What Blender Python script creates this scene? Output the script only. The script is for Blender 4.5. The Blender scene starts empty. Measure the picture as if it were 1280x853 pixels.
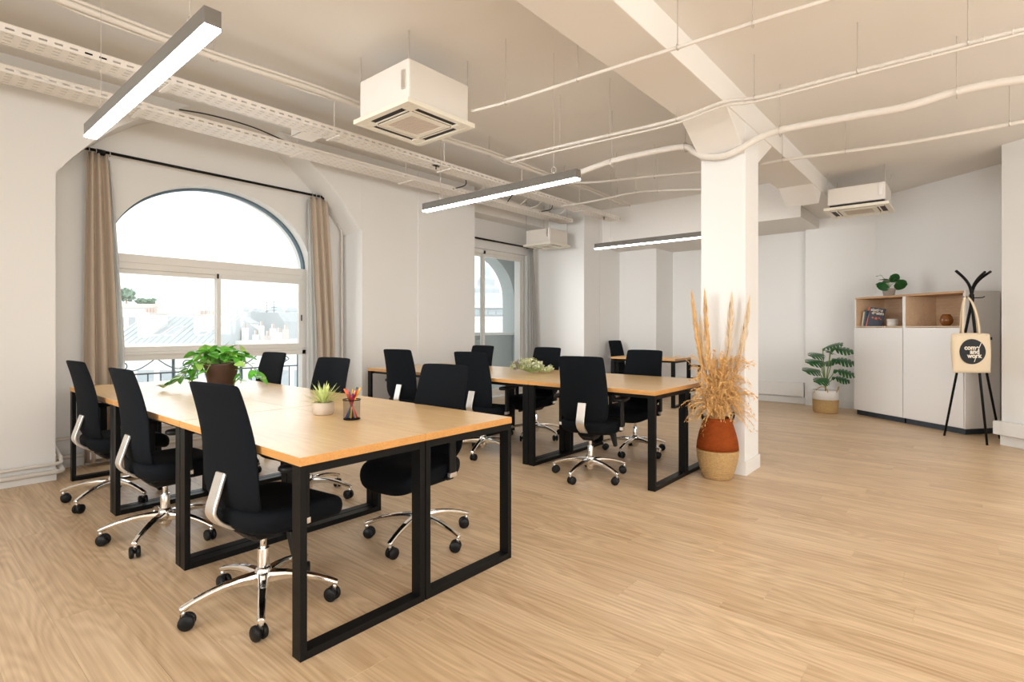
import bpy, bmesh, math, random
from mathutils import Vector, Matrix
PI = math.pi
sc = bpy.context.scene
col = sc.collection

# ---------------------------------------------------------------- camera
F_PX, Y0, YAW, EYE = 674.255, 409.917, 0.7051, 1.218
cd = bpy.data.cameras.new('camera'); cam = bpy.data.objects.new('camera', cd); col.objects.link(cam)
cd.sensor_fit = 'HORIZONTAL'; cd.sensor_width = 36.0; cd.lens = F_PX/1280*36.0
cd.shift_y = -(426.5-Y0)/1280; cd.clip_start = 0.05; cd.clip_end = 2000
cam.location = (0, 0, EYE); cam.rotation_euler = (PI/2, 0, YAW-PI/2)
sc.camera = cam
# ---------------------------------------------------------------- world, lights, exposure
w = bpy.data.worlds.new('overcast_sky'); sc.world = w; w.use_nodes = True
bg = w.node_tree.nodes['Background']; bg.inputs[0].default_value = (0.97, 0.985, 1.0, 1); bg.inputs[1].default_value = 1.15
def area(name, loc, target, sx, sy, power, colr):
    l = bpy.data.lights.new(name, 'AREA'); l.shape = 'RECTANGLE'; l.size = sx; l.size_y = sy; l.energy = power; l.color = colr
    o = bpy.data.objects.new(name, l); col.objects.link(o); o.location = loc
    o.rotation_euler = (Vector(target)-Vector(loc)).to_track_quat('-Z', 'Y').to_euler(); return o
for nm, loc, sx_, sy_ in (('portal_arched_window', (2.35, 6.35, 1.5), 2.0, 2.4), ('portal_far_window', (6.6, 6.35, 1.3), 1.7, 2.4)):
    area(nm, loc, (loc[0], 3, loc[2]), sx_, sy_, 1, (1, 1, 1)).data.cycles.is_portal = True
area('daylight_inside_arched_window', (2.35, 5.80, 1.5), (2.35, 2, 1.0), 1.8, 2.0, 8, (0.96, 0.98, 1.0))
area('daylight_inside_far_window', (6.75, 5.80, 1.4), (8.4, 0.9, 1.3), 1.1, 2.0, 6, (0.96, 0.98, 1.0)).data.spread = math.radians(75)
area('daylight_rear_windows', (-3.6, 3.0, 1.7), (9.2, 3.9, 1.6), 2.4, 2.2, 15, (0.93, 0.975, 1.0)).data.spread = math.radians(42)  # narrow fill added to lift the far walls, no window behind it
area('daylight_rear_windows', (-3.6, 1.0, 1.7), (8, 1.8, 1.4), 5.0, 2.6, 10, (0.93, 0.975, 1.0)).data.spread = math.radians(75)  # area lamp added behind the camera in place of unbuilt windows
area('daylight_side_windows', (0.6, -5.6, 1.7), (5.5, 2.5, 1.3), 5.0, 2.6, 135, (0.93, 0.975, 1.0))  # added side fill, the wall behind it is solid
def add_fill_point(loc, power):  # unseen soft point light, added to even out ceiling and walls
    l = bpy.data.lights.new('globe_lamp', 'POINT'); l.energy = power; l.color = (0.95, 0.98, 1.0); l.shadow_soft_size = 0.45
    o = bpy.data.objects.new('globe_lamp', l); col.objects.link(o); o.location = loc
add_fill_point((-1.8, 1.6, 1.7), 28); add_fill_point((-1.6, -1.8, 1.9), 74); add_fill_point((1.8, -3.0, 1.7), 55); add_fill_point((3.8, -2.8, 1.7), 5); add_fill_point((5.7, -1.9, 1.5), 14)
sc.view_settings.view_transform = 'Standard'; sc.view_settings.look = 'None'
sc.view_settings.exposure = 0.84; sc.view_settings.gamma = 1.0; sc.view_settings.use_curve_mapping = False

# ---------------------------------------------------------------- helpers
CY, SY = math.cos(YAW), math.sin(YAW)
def ray(u, v):
    r = (u-640)/F_PX; return Vector((CY+r*SY, SY-r*CY, (Y0-v)/F_PX))
EY = Vector((0, 0, EYE))
def uz(u, v, z): D = ray(u, v); return EY+D*((z-EYE)/D.z)
def ux(u, v, x): D = ray(u, v); return EY+D*(x/D.x)
def uy(u, v, y): D = ray(u, v); return EY+D*(y/D.y)
def ud(u, v, d): return EY+ray(u, v)*d

def mat(name, c, rough=0.6, metal=0.0, noise=0.0, nscale=8.0, bump=0.0, spec=0.5, trans=0.0, emit=None, estr=0.0, bscale=None, sub=0.0):
    m = bpy.data.materials.new(name); m.use_nodes = True; nt = m.node_tree; b = nt.nodes['Principled BSDF']
    b.inputs['Base Color'].default_value = (*c, 1); b.inputs['Roughness'].default_value = rough; b.inputs['Metallic'].default_value = metal
    b.inputs['Specular IOR Level'].default_value = spec; b.inputs['Transmission Weight'].default_value = trans
    if emit: b.inputs['Emission Color'].default_value = (*emit, 1); b.inputs['Emission Strength'].default_value = estr
    if noise > 0 or bump > 0:
        tc = nt.nodes.new('ShaderNodeTexCoord'); n = nt.nodes.new('ShaderNodeTexNoise'); n.inputs['Scale'].default_value = nscale; n.inputs['Detail'].default_value = 5
        nt.links.new(tc.outputs['Object'], n.inputs['Vector'])
        if noise > 0:
            mx = nt.nodes.new('ShaderNodeMix'); mx.data_type = 'RGBA'
            mx.inputs[6].default_value = (*[max(0, k*(1-noise)) for k in c], 1); mx.inputs[7].default_value = (*[min(1, k*(1+noise)) for k in c], 1)
            nt.links.new(n.outputs['Fac'], mx.inputs[0]); nt.links.new(mx.outputs[2], b.inputs['Base Color'])
        if bump > 0:
            n2 = n
            if bscale:
                n2 = nt.nodes.new('ShaderNodeTexNoise'); n2.inputs['Scale'].default_value = bscale; nt.links.new(tc.outputs['Object'], n2.inputs['Vector'])
            bp = nt.nodes.new('ShaderNodeBump'); bp.inputs['Strength'].default_value = bump; bp.inputs['Distance'].default_value = 0.01
            nt.links.new(n2.outputs['Fac'], bp.inputs['Height']); nt.links.new(bp.outputs[0], b.inputs['Normal'])
    return m

def wood(name, dark, light, rough, along=1, scale=1.0, vary=0.0, amount=1.0, spec=0.5):
    """procedural oak: streaks along one axis, cathedral figure, per-piece tone"""
    m = bpy.data.materials.new(name); m.use_nodes = True; nt = m.node_tree; N = nt.nodes.new; L = nt.links.new
    b = nt.nodes['Principled BSDF']; b.inputs['Roughness'].default_value = rough; b.inputs['Specular IOR Level'].default_value = spec
    tc = N('ShaderNodeTexCoord'); oi = N('ShaderNodeObjectInfo')
    off = N('ShaderNodeMath'); off.operation = 'MULTIPLY'; off.inputs[1].default_value = 37.0; L(oi.outputs['Random'], off.inputs[0])
    cmb = N('ShaderNodeCombineXYZ'); L(off.outputs[0], cmb.inputs[0]); L(off.outputs[0], cmb.inputs[1])
    add = N('ShaderNodeVectorMath'); add.operation = 'ADD'; L(tc.outputs['Object'], add.inputs[0]); L(cmb.outputs[0], add.inputs[1])
    def mapped(a, bb):
        mp = N('ShaderNodeMapping'); s = [a*scale]*3; s[along] = bb*scale; mp.inputs['Scale'].default_value = s; L(add.outputs[0], mp.inputs['Vector']); return mp
    n1 = N('ShaderNodeTexNoise'); n1.inputs['Scale'].default_value = 1; n1.inputs['Detail'].default_value = 4; L(mapped(8, 0.7).outputs[0], n1.inputs['Vector'])
    n2 = N('ShaderNodeTexNoise'); n2.inputs['Scale'].default_value = 1; n2.inputs['Detail'].default_value = 6; L(mapped(75, 1.6).outputs[0], n2.inputs['Vector'])
    wv = N('ShaderNodeTexWave'); wv.wave_type = 'RINGS'; wv.inputs['Scale'].default_value = 1.0; wv.inputs['Distortion'].default_value = 5.0
    wv.inputs['Detail'].default_value = 2.0; wv.inputs['Detail Scale'].default_value = 0.7; L(mapped(20, 1.1).outputs[0], wv.inputs['Vector'])
    cm = N('ShaderNodeMath'); cm.operation = 'MULTIPLY'; cm.inputs[1].default_value = 105.0; nc = N('ShaderNodeTexNoise'); nc.inputs['Scale'].default_value = 1; nc.inputs['Detail'].default_value = 1.0; L(mapped(4.5, 0.75).outputs[0], nc.inputs['Vector'])
    L(nc.outputs['Fac'], cm.inputs[0]); sn = N('ShaderNodeMath'); sn.operation = 'SINE'; L(cm.outputs[0], sn.inputs[0]); cs = N('ShaderNodeMath'); cs.operation = 'MULTIPLY_ADD'; cs.inputs[1].default_value = 0.5; cs.inputs[2].default_value = 0.5; L(sn.outputs[0], cs.inputs[0])
    def mul(a, k):
        q = N('ShaderNodeMath'); q.operation = 'MULTIPLY'; L(a, q.inputs[0]); q.inputs[1].default_value = k; return q.outputs[0]
    def sm(a, c2):
        q = N('ShaderNodeMath'); q.operation = 'ADD'; L(a, q.inputs[0]); L(c2, q.inputs[1]); return q.outputs[0]
    f = sm(sm(mul(n1.outputs['Fac'], 0.45*amount), mul(n2.outputs['Fac'], 0.75*amount)), mul(cs.outputs[0], 0.12*amount))
    f = sm(f, mul(oi.outputs['Random'], vary))
    mr = N('ShaderNodeMapRange'); mr.inputs['From Min'].default_value = 0.40*amount; mr.inputs['From Max'].default_value = 0.86*amount+vary*0.9; L(f, mr.inputs['Value'])
    mx = N('ShaderNodeMix'); mx.data_type = 'RGBA'; mx.inputs[6].default_value = (*dark, 1); mx.inputs[7].default_value = (*light, 1)
    L(mr.outputs[0], mx.inputs[0]); L(mx.outputs[2], b.inputs['Base Color'])
    bp = N('ShaderNodeBump'); bp.inputs['Strength'].default_value = 0.06; bp.inputs['Distance'].default_value = 0.002; L(n2.outputs['Fac'], bp.inputs['Height']); L(bp.outputs[0], b.inputs['Normal'])
    return m

def glassy(name, tint, gloss=0.07, trans=1.0):
    m = bpy.data.materials.new(name); m.use_nodes = True; nt = m.node_tree; nt.nodes.clear()
    o = nt.nodes.new('ShaderNodeOutputMaterial'); t = nt.nodes.new('ShaderNodeBsdfTransparent'); g = nt.nodes.new('ShaderNodeBsdfGlossy'); x = nt.nodes.new('ShaderNodeMixShader')
    t.inputs[0].default_value = (*tint, 1); g.inputs['Roughness'].default_value = 0.03; x.inputs[0].default_value = gloss
    nt.links.new(t.outputs[0], x.inputs[1]); nt.links.new(g.outputs[0], x.inputs[2]); nt.links.new(x.outputs[0], o.inputs[0]); return m

def cloth(name, c, transl=0.25):
    m = bpy.data.materials.new(name); m.use_nodes = True; nt = m.node_tree; b = nt.nodes['Principled BSDF']; o = nt.nodes['Material Output']
    b.inputs['Base Color'].default_value = (*c, 1); b.inputs['Roughness'].default_value = 0.9; b.inputs['Specular IOR Level'].default_value = 0.15
    t = nt.nodes.new('ShaderNodeBsdfTranslucent'); t.inputs[0].default_value = (*c, 1); x = nt.nodes.new('ShaderNodeMixShader'); x.inputs[0].default_value = transl
    nt.links.new(b.outputs[0], x.inputs[1]); nt.links.new(t.outputs[0], x.inputs[2]); nt.links.new(x.outputs[0], o.inputs[0])
    tc = nt.nodes.new('ShaderNodeTexCoord'); n = nt.nodes.new('ShaderNodeTexNoise'); n.inputs['Scale'].default_value = 350; bp = nt.nodes.new('ShaderNodeBump'); bp.inputs['Strength'].default_value = 0.15
    nt.links.new(tc.outputs['Object'], n.inputs['Vector']); nt.links.new(n.outputs['Fac'], bp.inputs['Height']); nt.links.new(bp.outputs[0], b.inputs['Normal'])
    return m

M = dict(
    wall=mat('cream_plaster', (0.80, 0.78, 0.75), 0.85, noise=0.015, nscale=1.5, bump=0.05, bscale=60, spec=0.2),
    ceil=mat('cream_painted_ceiling', (0.79, 0.75, 0.70), 0.9, noise=0.02, nscale=0.8, bump=0.08, bscale=14, spec=0.15),
    white=mat('white_paint', (0.80, 0.775, 0.74), 0.5, noise=0.01),
    pipe=mat('painted_pipe', (0.72, 0.665, 0.60), 0.75, noise=0.04, nscale=20),
    tray=mat('painted_tray_steel', (0.80, 0.74, 0.67), 0.5, noise=0.04, nscale=20),
    frame=mat('white_window_frame', (0.80, 0.77, 0.72), 0.4, noise=0.01),
    glass=glassy('window_glass', (0.97, 0.99, 0.985), 0.04),
    black=mat('black_powder_coated_steel', (0.006, 0.006, 0.006), 0.4, noise=0.1, nscale=60, spec=0.15),
    blackp=mat('black_plastic', (0.006, 0.006, 0.0065), 0.45, noise=0.1, nscale=30, spec=0.25),
    fabric=mat('black_chair_fabric', (0.0042, 0.0055, 0.0075), 0.8, noise=0.15, nscale=300, bump=0.12, bscale=900, spec=0.12),
    chrome=mat('polished_aluminium', (0.86, 0.84, 0.81), 0.12, 1.0, noise=0.02),
    satin=mat('satin_aluminium', (0.84, 0.81, 0.77), 0.38, 1.0, noise=0.02),
    grey=mat('grey_rubber', (0.10, 0.10, 0.10), 0.6, noise=0.1),
    oak=wood('light_oak_desktop', (0.70, 0.44, 0.19), (0.85, 0.60, 0.31), 0.30, along=1, scale=1.0, amount=1.0, spec=0.9),
    oakedge=wood('oak_edge_band', (0.52, 0.24, 0.06), (0.66, 0.33, 0.10), 0.45, along=1, scale=2.0),
    floor=wood('oak_plank', (0.44, 0.27, 0.135), (0.80, 0.605, 0.39), 0.36, along=1, scale=1.0, vary=0.10),
    acw=mat('air_conditioner_cream_plastic', (0.80, 0.74, 0.62), 0.4, noise=0.01),
    acbody=mat('air_conditioner_casing', (0.78, 0.72, 0.65), 0.45, noise=0.02),
    acgrille=mat('air_conditioner_grille', (0.62, 0.53, 0.44), 0.6, noise=0.05, nscale=60),
    dark=mat('dark_void', (0.02, 0.018, 0.015), 0.7, noise=0.1),
    led=mat('led_diffuser', (0.9, 0.9, 0.88), 0.4, emit=(0.98, 0.985, 1.0), estr=12.0),
    lampshell=mat('bronze_grey_lamp_housing', (0.17, 0.155, 0.135), 0.45, 0.4, noise=0.05),
    curtain=cloth('beige_linen_curtain', (0.60, 0.49, 0.385), 0.2),
    sheer=cloth('white_sheer_curtain', (0.80, 0.80, 0.78), 0.5),
    curtaing=cloth('pale_grey_curtain', (0.55, 0.54, 0.52), 0.3),
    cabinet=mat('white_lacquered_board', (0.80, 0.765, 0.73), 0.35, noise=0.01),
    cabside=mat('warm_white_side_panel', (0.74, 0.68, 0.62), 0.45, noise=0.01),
    plinth=mat('dark_blue_black_plinth', (0.015, 0.022, 0.032), 0.45, noise=0.1),
    niche=wood('oak_veneer_niche', (0.60, 0.40, 0.24), (0.74, 0.54, 0.36), 0.5, along=0, scale=1.5),
    oakdark=wood('oiled_oak_board', (0.42, 0.22, 0.09), (0.56, 0.33, 0.16), 0.5, along=0, scale=1.5),
    terracotta=mat('terracotta_dyed_seagrass', (0.25, 0.048, 0.006), 0.75, spec=0.15, noise=0.25, nscale=25, bump=0.3, bscale=80),
    rope=mat('natural_woven_seagrass', (0.60, 0.37, 0.15), 0.8, noise=0.3, nscale=70, bump=0.6, bscale=140),
    pampas=mat('dried_pampas', (0.82, 0.51, 0.21), 0.9, noise=0.2, nscale=20, spec=0.1),
    pampas2=mat('pale_dried_plume', (0.84, 0.66, 0.44), 0.9, noise=0.15, nscale=20, spec=0.1),
    stalk=mat('straw_stalk', (0.50, 0.30, 0.12), 0.8, noise=0.2),
    stone=mat('beige_stone_pot', (0.52, 0.42, 0.32), 0.8, noise=0.1, nscale=40, bump=0.1),
    concrete=mat('grey_concrete_pot', (0.34, 0.29, 0.25), 0.85, noise=0.1, nscale=30),
    soil=mat('dark_soil', (0.03, 0.018, 0.01), 0.95, noise=0.3, nscale=80, bump=0.4),
    brownpot=mat('dark_brown_pot', (0.050, 0.020, 0.011), 0.5, noise=0.2, nscale=20),
    leaf=mat('green_pothos_leaf', (0.14, 0.46, 0.05), 0.35, noise=0.5, nscale=28),
    leaf2=mat('lime_pothos_leaf', (0.42, 0.66, 0.16), 0.35, noise=0.45, nscale=30),
    stem=mat('green_stem', (0.16, 0.26, 0.06), 0.5, noise=0.2),
    mleaf=mat('dark_monstera_leaf', (0.022, 0.105, 0.028), 0.32, noise=0.4, nscale=10),
    pleaf=mat('dark_round_leaf', (0.018, 0.10, 0.022), 0.35, noise=0.4, nscale=20),
    agave=mat('pale_green_spiky_leaf', (0.62, 0.68, 0.26), 0.5, noise=0.3, nscale=30),
    flower=mat('pale_yellow_green_blossom', (0.74, 0.74, 0.36), 0.7, noise=0.35, nscale=40),
    flower2=mat('creamy_leaf', (0.85, 0.82, 0.58), 0.7, noise=0.25, nscale=40),
    flowerg=mat('muted_green_sprig', (0.40, 0.48, 0.16), 0.7, noise=0.3, nscale=40),
    flowerp=mat('mauve_blossom', (0.42, 0.30, 0.28), 0.7, noise=0.3, nscale=40),
    canvas=mat('unbleached_cotton', (0.76, 0.62, 0.44), 0.9, noise=0.04, nscale=60, bump=0.15, bscale=400),
    print=mat('black_print', (0.016, 0.018, 0.02), 0.7, noise=0.05),
    printw=mat('cream_print', (0.82, 0.74, 0.62), 0.8, noise=0.02),
    amber=mat('amber_glass', (0.24, 0.085, 0.018), 0.08, noise=0.3, nscale=12),
    porcelain=mat('white_porcelain', (0.72, 0.68, 0.64), 0.3, noise=0.01),
    navy=mat('navy_book_cover', (0.008, 0.016, 0.045), 0.4, noise=0.2), orange=mat('orange_book_spine', (0.75, 0.12, 0.03), 0.5, noise=0.05),
    paper=mat('book_pages', (0.72, 0.67, 0.58), 0.8, noise=0.05), teal=mat('teal_book_spine', (0.04, 0.10, 0.14), 0.5, noise=0.1),
    creambk=mat('cream_book_spine', (0.62, 0.55, 0.42), 0.6, noise=0.1),
    zinc=mat('pale_zinc_roof', (0.52, 0.55, 0.565), 0.8, noise=0.08, nscale=0.6), slate=mat('light_slate', (0.50, 0.52, 0.53), 0.8, noise=0.1, nscale=0.5),
    render=mat('pale_lime_render', (0.78, 0.77, 0.75), 0.9, noise=0.06, nscale=0.5), brick=mat('pale_brick_chimney', (0.68, 0.62, 0.58), 0.9, noise=0.12, nscale=0.8),
    potclay=mat('clay_chimney_pot', (0.62, 0.50, 0.44), 0.9, noise=0.1), haze=mat('pale_far_building', (0.70, 0.71, 0.71), 0.9, noise=0.08, nscale=0.1),  # outdoor tones paled, washed-out haze is put into the colour
    tree=mat('terrace_foliage', (0.22, 0.34, 0.24), 0.9, noise=0.4, nscale=1.0), iron=mat('blue_grey_wrought_iron', (0.10, 0.15, 0.19), 0.5, noise=0.1),
    wgl=mat('far_window_glass', (0.42, 0.46, 0.48), 0.4, noise=0.1), masonry=mat('grey_outer_masonry', (0.40, 0.43, 0.43), 0.9, noise=0.12, nscale=2.5),
    street=mat('pale_ground', (0.45, 0.45, 0.44), 0.95, noise=0.1, nscale=0.2),
    cablegrey=mat('brown_grey_cable', (0.30, 0.24, 0.19), 0.6, noise=0.3),
    cable=mat('black_cable', (0.012, 0.012, 0.012), 0.5, noise=0.1), steelrod=mat('threaded_rod', (0.55, 0.50, 0.45), 0.4, 0.6, noise=0.1),
)
# woven seagrass bands: rings round the vase
def rings(m, scale, strength=0.5):
    nt = m.node_tree; b = nt.nodes['Principled BSDF']; tc = nt.nodes.new('ShaderNodeTexCoord'); wv = nt.nodes.new('ShaderNodeTexWave'); wv.bands_direction = 'Z'
    wv.inputs['Scale'].default_value = scale; wv.inputs['Distortion'].default_value = 1.2; wv.inputs['Detail'].default_value = 2; bp = nt.nodes.new('ShaderNodeBump'); bp.inputs['Strength'].default_value = strength; bp.inputs['Distance'].default_value = 0.006
    nt.links.new(tc.outputs['Object'], wv.inputs['Vector']); nt.links.new(wv.outputs['Fac'], bp.inputs['Height'])
    old = b.inputs['Normal'].links[0].from_socket if b.inputs['Normal'].links else None
    if old: nt.links.new(old, bp.inputs['Normal'])
    nt.links.new(bp.outputs[0], b.inputs['Normal'])
rings(M['terracotta'], 22, 0.35); rings(M['rope'], 24, 0.9)

class G:
    """collects geometry of ONE object"""
    def __init__(s): s.v = []; s.f = []; s.mi = []; s.cur = 0
    def add(s, vs, fs, T=None):
        b = len(s.v); s.v += [tuple(T @ Vector(p)) if T else tuple(p) for p in vs]; s.f += [tuple(i+b for i in f) for f in fs]; s.mi += [s.cur]*len(fs); return s
    def box(s, x0, x1, y0, y1, z0, z1, T=None):
        return s.add([(x0,y0,z0),(x1,y0,z0),(x1,y1,z0),(x0,y1,z0),(x0,y0,z1),(x1,y0,z1),(x1,y1,z1),(x0,y1,z1)],
                     [(0,3,2,1),(4,5,6,7),(0,1,5,4),(1,2,6,5),(2,3,7,6),(3,0,4,7)], T)
    def hexa(s, p, T=None):
        return s.add(p, [(0,3,2,1),(4,5,6,7),(0,1,5,4),(1,2,6,5),(2,3,7,6),(3,0,4,7)], T)
    def tube(s, pts, r, n=8, closed=False, T=None, caps=True):
        pts = [Vector(p) for p in pts]; rs = r if isinstance(r, (list, tuple)) else [r]*len(pts); vs = []; fs = []; up = None
        for i, p in enumerate(pts):
            if closed: t = (pts[(i+1) % len(pts)]-pts[i-1])
            else: t = pts[min(i+1, len(pts)-1)]-pts[max(i-1, 0)]
            t = t.normalized() if t.length > 1e-9 else Vector((0,0,1))
            if up is None: up = Vector((0,0,1)) if abs(t.z) < 0.9 else Vector((1,0,0))
            a = t.cross(up)
            if a.length < 1e-6: a = t.orthogonal()
            a.normalize(); b = a.cross(t).normalized(); up = b
            vs += [p+(a*math.cos(2*PI*k/n)+b*math.sin(2*PI*k/n))*rs[i] for k in range(n)]
        m = len(pts)
        for i in range(m if closed else m-1):
            for k in range(n):
                i2 = (i+1) % m; fs.append((i*n+k, i*n+(k+1) % n, i2*n+(k+1) % n, i2*n+k))
        if caps and not closed: fs += [tuple(range(n-1, -1, -1)), tuple((m-1)*n+k for k in range(n))]
        return s.add(vs, fs, T)
    def cyl(s, p0, p1, r, n=12, r2=None, T=None): return s.tube([p0, p1], [r, r if r2 is None else r2], n, T=T)
    def lathe(s, prof, n=24, T=None):
        vs = []; fs = []
        for (r, z) in prof: vs += [(r*math.cos(2*PI*k/n), r*math.sin(2*PI*k/n), z) for k in range(n)]
        for i in range(len(prof)-1):
            for k in range(n): fs.append((i*n+k, i*n+(k+1) % n, (i+1)*n+(k+1) % n, (i+1)*n+k))
        if prof[0][0] > 1e-4: fs.append(tuple(range(n-1, -1, -1)))
        if prof[-1][0] > 1e-4: fs.append(tuple((len(prof)-1)*n+k for k in range(n)))
        return s.add(vs, fs, T)
    def extr(s, poly, off, T=None):
        n = len(poly); a = [Vector(p) for p in poly]; b = [p+Vector(off) for p in a]
        return s.add(a+b, [tuple(range(n-1, -1, -1)), tuple(range(n, 2*n))]+[(i, (i+1) % n, n+(i+1) % n, n+i) for i in range(n)], T)
    def grid(s, rows, closed_u=False, T=None):
        nr, nc = len(rows), len(rows[0]); vs = [p for r in rows for p in r]; fs = []
        for i in range(nr-1):
            for k in range(nc if closed_u else nc-1): fs.append((i*nc+k, i*nc+(k+1) % nc, (i+1)*nc+(k+1) % nc, (i+1)*nc+k))
        return s.add(vs, fs, T)
    def mesh(s, name, mats, smooth=False, fix=True):
        me = bpy.data.meshes.new(name); me.from_pydata([tuple(v) for v in s.v], [], s.f)
        for m in (mats if isinstance(mats, (list, tuple)) else [mats]): me.materials.append(m)
        for p, i in zip(me.polygons, s.mi): p.material_index = i
        if fix:
            b = bmesh.new(); b.from_mesh(me); bmesh.ops.recalc_face_normals(b, faces=b.faces); b.to_mesh(me); b.free()
        if smooth: me.shade_smooth()
        return me
    def build(s, name, mats, parent=None, smooth=False, bevel=0.0, seg=2, loc=None, solid=0.0, subd=0):
        o = bpy.data.objects.new(name, s.mesh(name, mats, smooth, fix=solid == 0)); col.objects.link(o)
        if parent: o.parent = parent
        if loc is not None: o.location = loc
        if subd: q = o.modifiers.new('sub', 'SUBSURF'); q.levels = subd; q.render_levels = subd
        if solid: q = o.modifiers.new('solid', 'SOLIDIFY'); q.thickness = solid
        if bevel: q = o.modifiers.new('bevel', 'BEVEL'); q.width = bevel; q.segments = seg; q.limit_method = 'ANGLE'; q.angle_limit = math.radians(40)
        return o
def tag(o, label=None, cat=None, group=None, kind=None):
    for k, v in (('label', label), ('category', cat), ('group', group), ('kind', kind)):
        if v: o[k] = v
    return o
def empty(name, loc=(0,0,0), rz=0.0, label=None, cat=None, group=None, kind=None):
    o = bpy.data.objects.new(name, None); o.empty_display_size = 0.1; col.objects.link(o); o.location = loc; o.rotation_euler = (0, 0, rz)
    return tag(o, label, cat, group, kind)
def link_mesh(name, me, parent=None, loc=(0,0,0), rot=(0,0,0), sc_=(1,1,1)):
    o = bpy.data.objects.new(name, me); col.objects.link(o); o.parent = parent; o.location = loc; o.rotation_euler = rot; o.scale = sc_; return o
def copy_tree(o, parent=None):
    c = o.copy(); col.objects.link(c)
    if parent: c.parent = parent
    for ch in list(o.children): copy_tree(ch, c)
    return c
def struct(g, name, m, **k): return tag(g.build(name, m, **k), kind='structure')
def bez(p0, p1, p2, p3, n=10):
    p0, p1, p2, p3 = map(Vector, (p0, p1, p2, p3)); r = []
    for i in range(n+1):
        t = i/n; r.append(p0*(1-t)**3+p1*3*t*(1-t)**2+p2*3*t*t*(1-t)+p3*t**3)
    return r
def smooth_path(pts, n=6):
    P = [Vector(p) for p in pts]; out = []
    for i in range(len(P)-1):
        a = P[max(i-1, 0)]; b = P[i]; c = P[i+1]; d = P[min(i+2, len(P)-1)]
        for k in range(n):
            t = k/n; out.append(0.5*((2*b)+(c-a)*t+(2*a-5*b+4*c-d)*t*t+(3*b-a-3*c+d)*t**3))
    out.append(P[-1]); return out
random.seed(7)

# ================================================================ ROOM SHELL
CZ = 3.30
E1 = Vector((0.616, 0.788, 0)); N1 = Vector((0.788, -0.616, 0))          # oblique right wall: along / into the wall
floor = struct(G().box(-4.2, 10.2, -6.2, 6.4, -0.2, -0.004), 'floor', M['floor'])
struct(G().box(-4.2, 10.2, -6.2, 6.4, CZ, CZ+0.2).box(-4.2, 10.2, -6.2, 1.41, 3.12, CZ), 'ceiling', M['ceil'])
# planks, 0.18 x 1.22 m, laid along y; only those the camera can see
PW, PL = 0.19, 1.30
def plank_mesh(L):
    g = G(); e = 0.0006; a = PW/2-0.0002; b = L/2-0.0002
    vs = [(-a,-b,-0.006),(a,-b,-0.006),(a,b,-0.006),(-a,b,-0.006),(-a,-b,-e),(a,-b,-e),(a,b,-e),(-a,b,-e),(-a+e,-b+e,0),(a-e,-b+e,0),(a-e,b-e,0),(-a+e,b-e,0)]
    fs = [(0,1,5,4),(1,2,6,5),(2,3,7,6),(3,0,4,7),(4,5,9,8),(5,6,10,9),(6,7,11,10),(7,4,8,11),(8,9,10,11)]
    g.add(vs, fs); return g.mesh('plank', M['floor'])
pm = {}
def seen(x, y):
    d = x*CY+y*SY; r = x*SY-y*CY
    return d > 0.9 and abs(r/d) < 1.10
def free(x, y):
    if y > 5.58 and not (0.92 < x < 3.77 or x > 5.7): return False
    if (Vector((x, y, 0))-Vector((8.42, -0.28, 0))).dot(N1) > 0.12: return False
    return True
cand = []
for i in range(-1, 52):
    x = -0.1+PW*(i+0.5)
    off = random.random()*PL
    y = -1.6-off
    while y < 6.0:
        y1 = min(y+PL, 6.0)
        if y1-y > 0.15 and x < 9.55:
            pts = [(x+dx, y+(y1-y)*t) for dx in (-0.09, 0.09) for t in (0, 0.25, 0.5, 0.75, 1)]
            if any(seen(*p) for p in pts) and any(free(*p) for p in pts): cand.append((x, (y+y1)/2, round(y1-y, 2)))
        y = y1
cand.sort(key=lambda c: c[0]**2+c[1]**2)
rest = G()
for k, (x, y, L) in enumerate(cand):
    if k < 298:
        if L not in pm: pm[L] = plank_mesh(L)
        link_mesh('plank', pm[L], floor, (x, y, 0))
    else:
        a = PW/2-0.0006; b = L/2-0.0006; rest.box(x-a, x+a, y-b, y+b, -0.006, 0)
if rest.v: tag(rest.build('far_planks', M['floor'], floor), kind='stuff')

# --- left wall (front plane y=5.58) with the two window recesses
def haunch(g, pts, y0, y1):       # cove between a pier and the ceiling
    x0 = pts[0][0]; g.extr([(x, y0, z) for x, z in pts]+[(x0, y0, CZ)], (0, y1-y0, 0))
g = G(); g.box(-4.2, 0.92, 5.58, 6.3, 0, CZ); haunch(g, [(0.92, 2.46), (1.02, 2.60), (1.15, 2.76), (1.33, 2.94), (1.58, 3.13), (1.9, CZ)], 5.58, 6.0); struct(g, 'wall_left', M['wall'])
g = G(); g.box(3.77, 5.70, 5.58, 6.3, 0, CZ); g.box(4.63, 5.70, 5.57, 5.58, 0, CZ); haunch(g, [(3.77, 2.37), (3.67, 2.50), (3.53, 2.67), (3.34, 2.86), (3.08, 3.08), (2.76, CZ)], 5.58, 6.0); struct(g, 'wall_left_pier', M['wall'], bevel=0.004)
struct(G().box(5.70, 7.7, 5.70, 6.0, 2.97, CZ), 'trim_1', M['ceil'])
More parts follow.
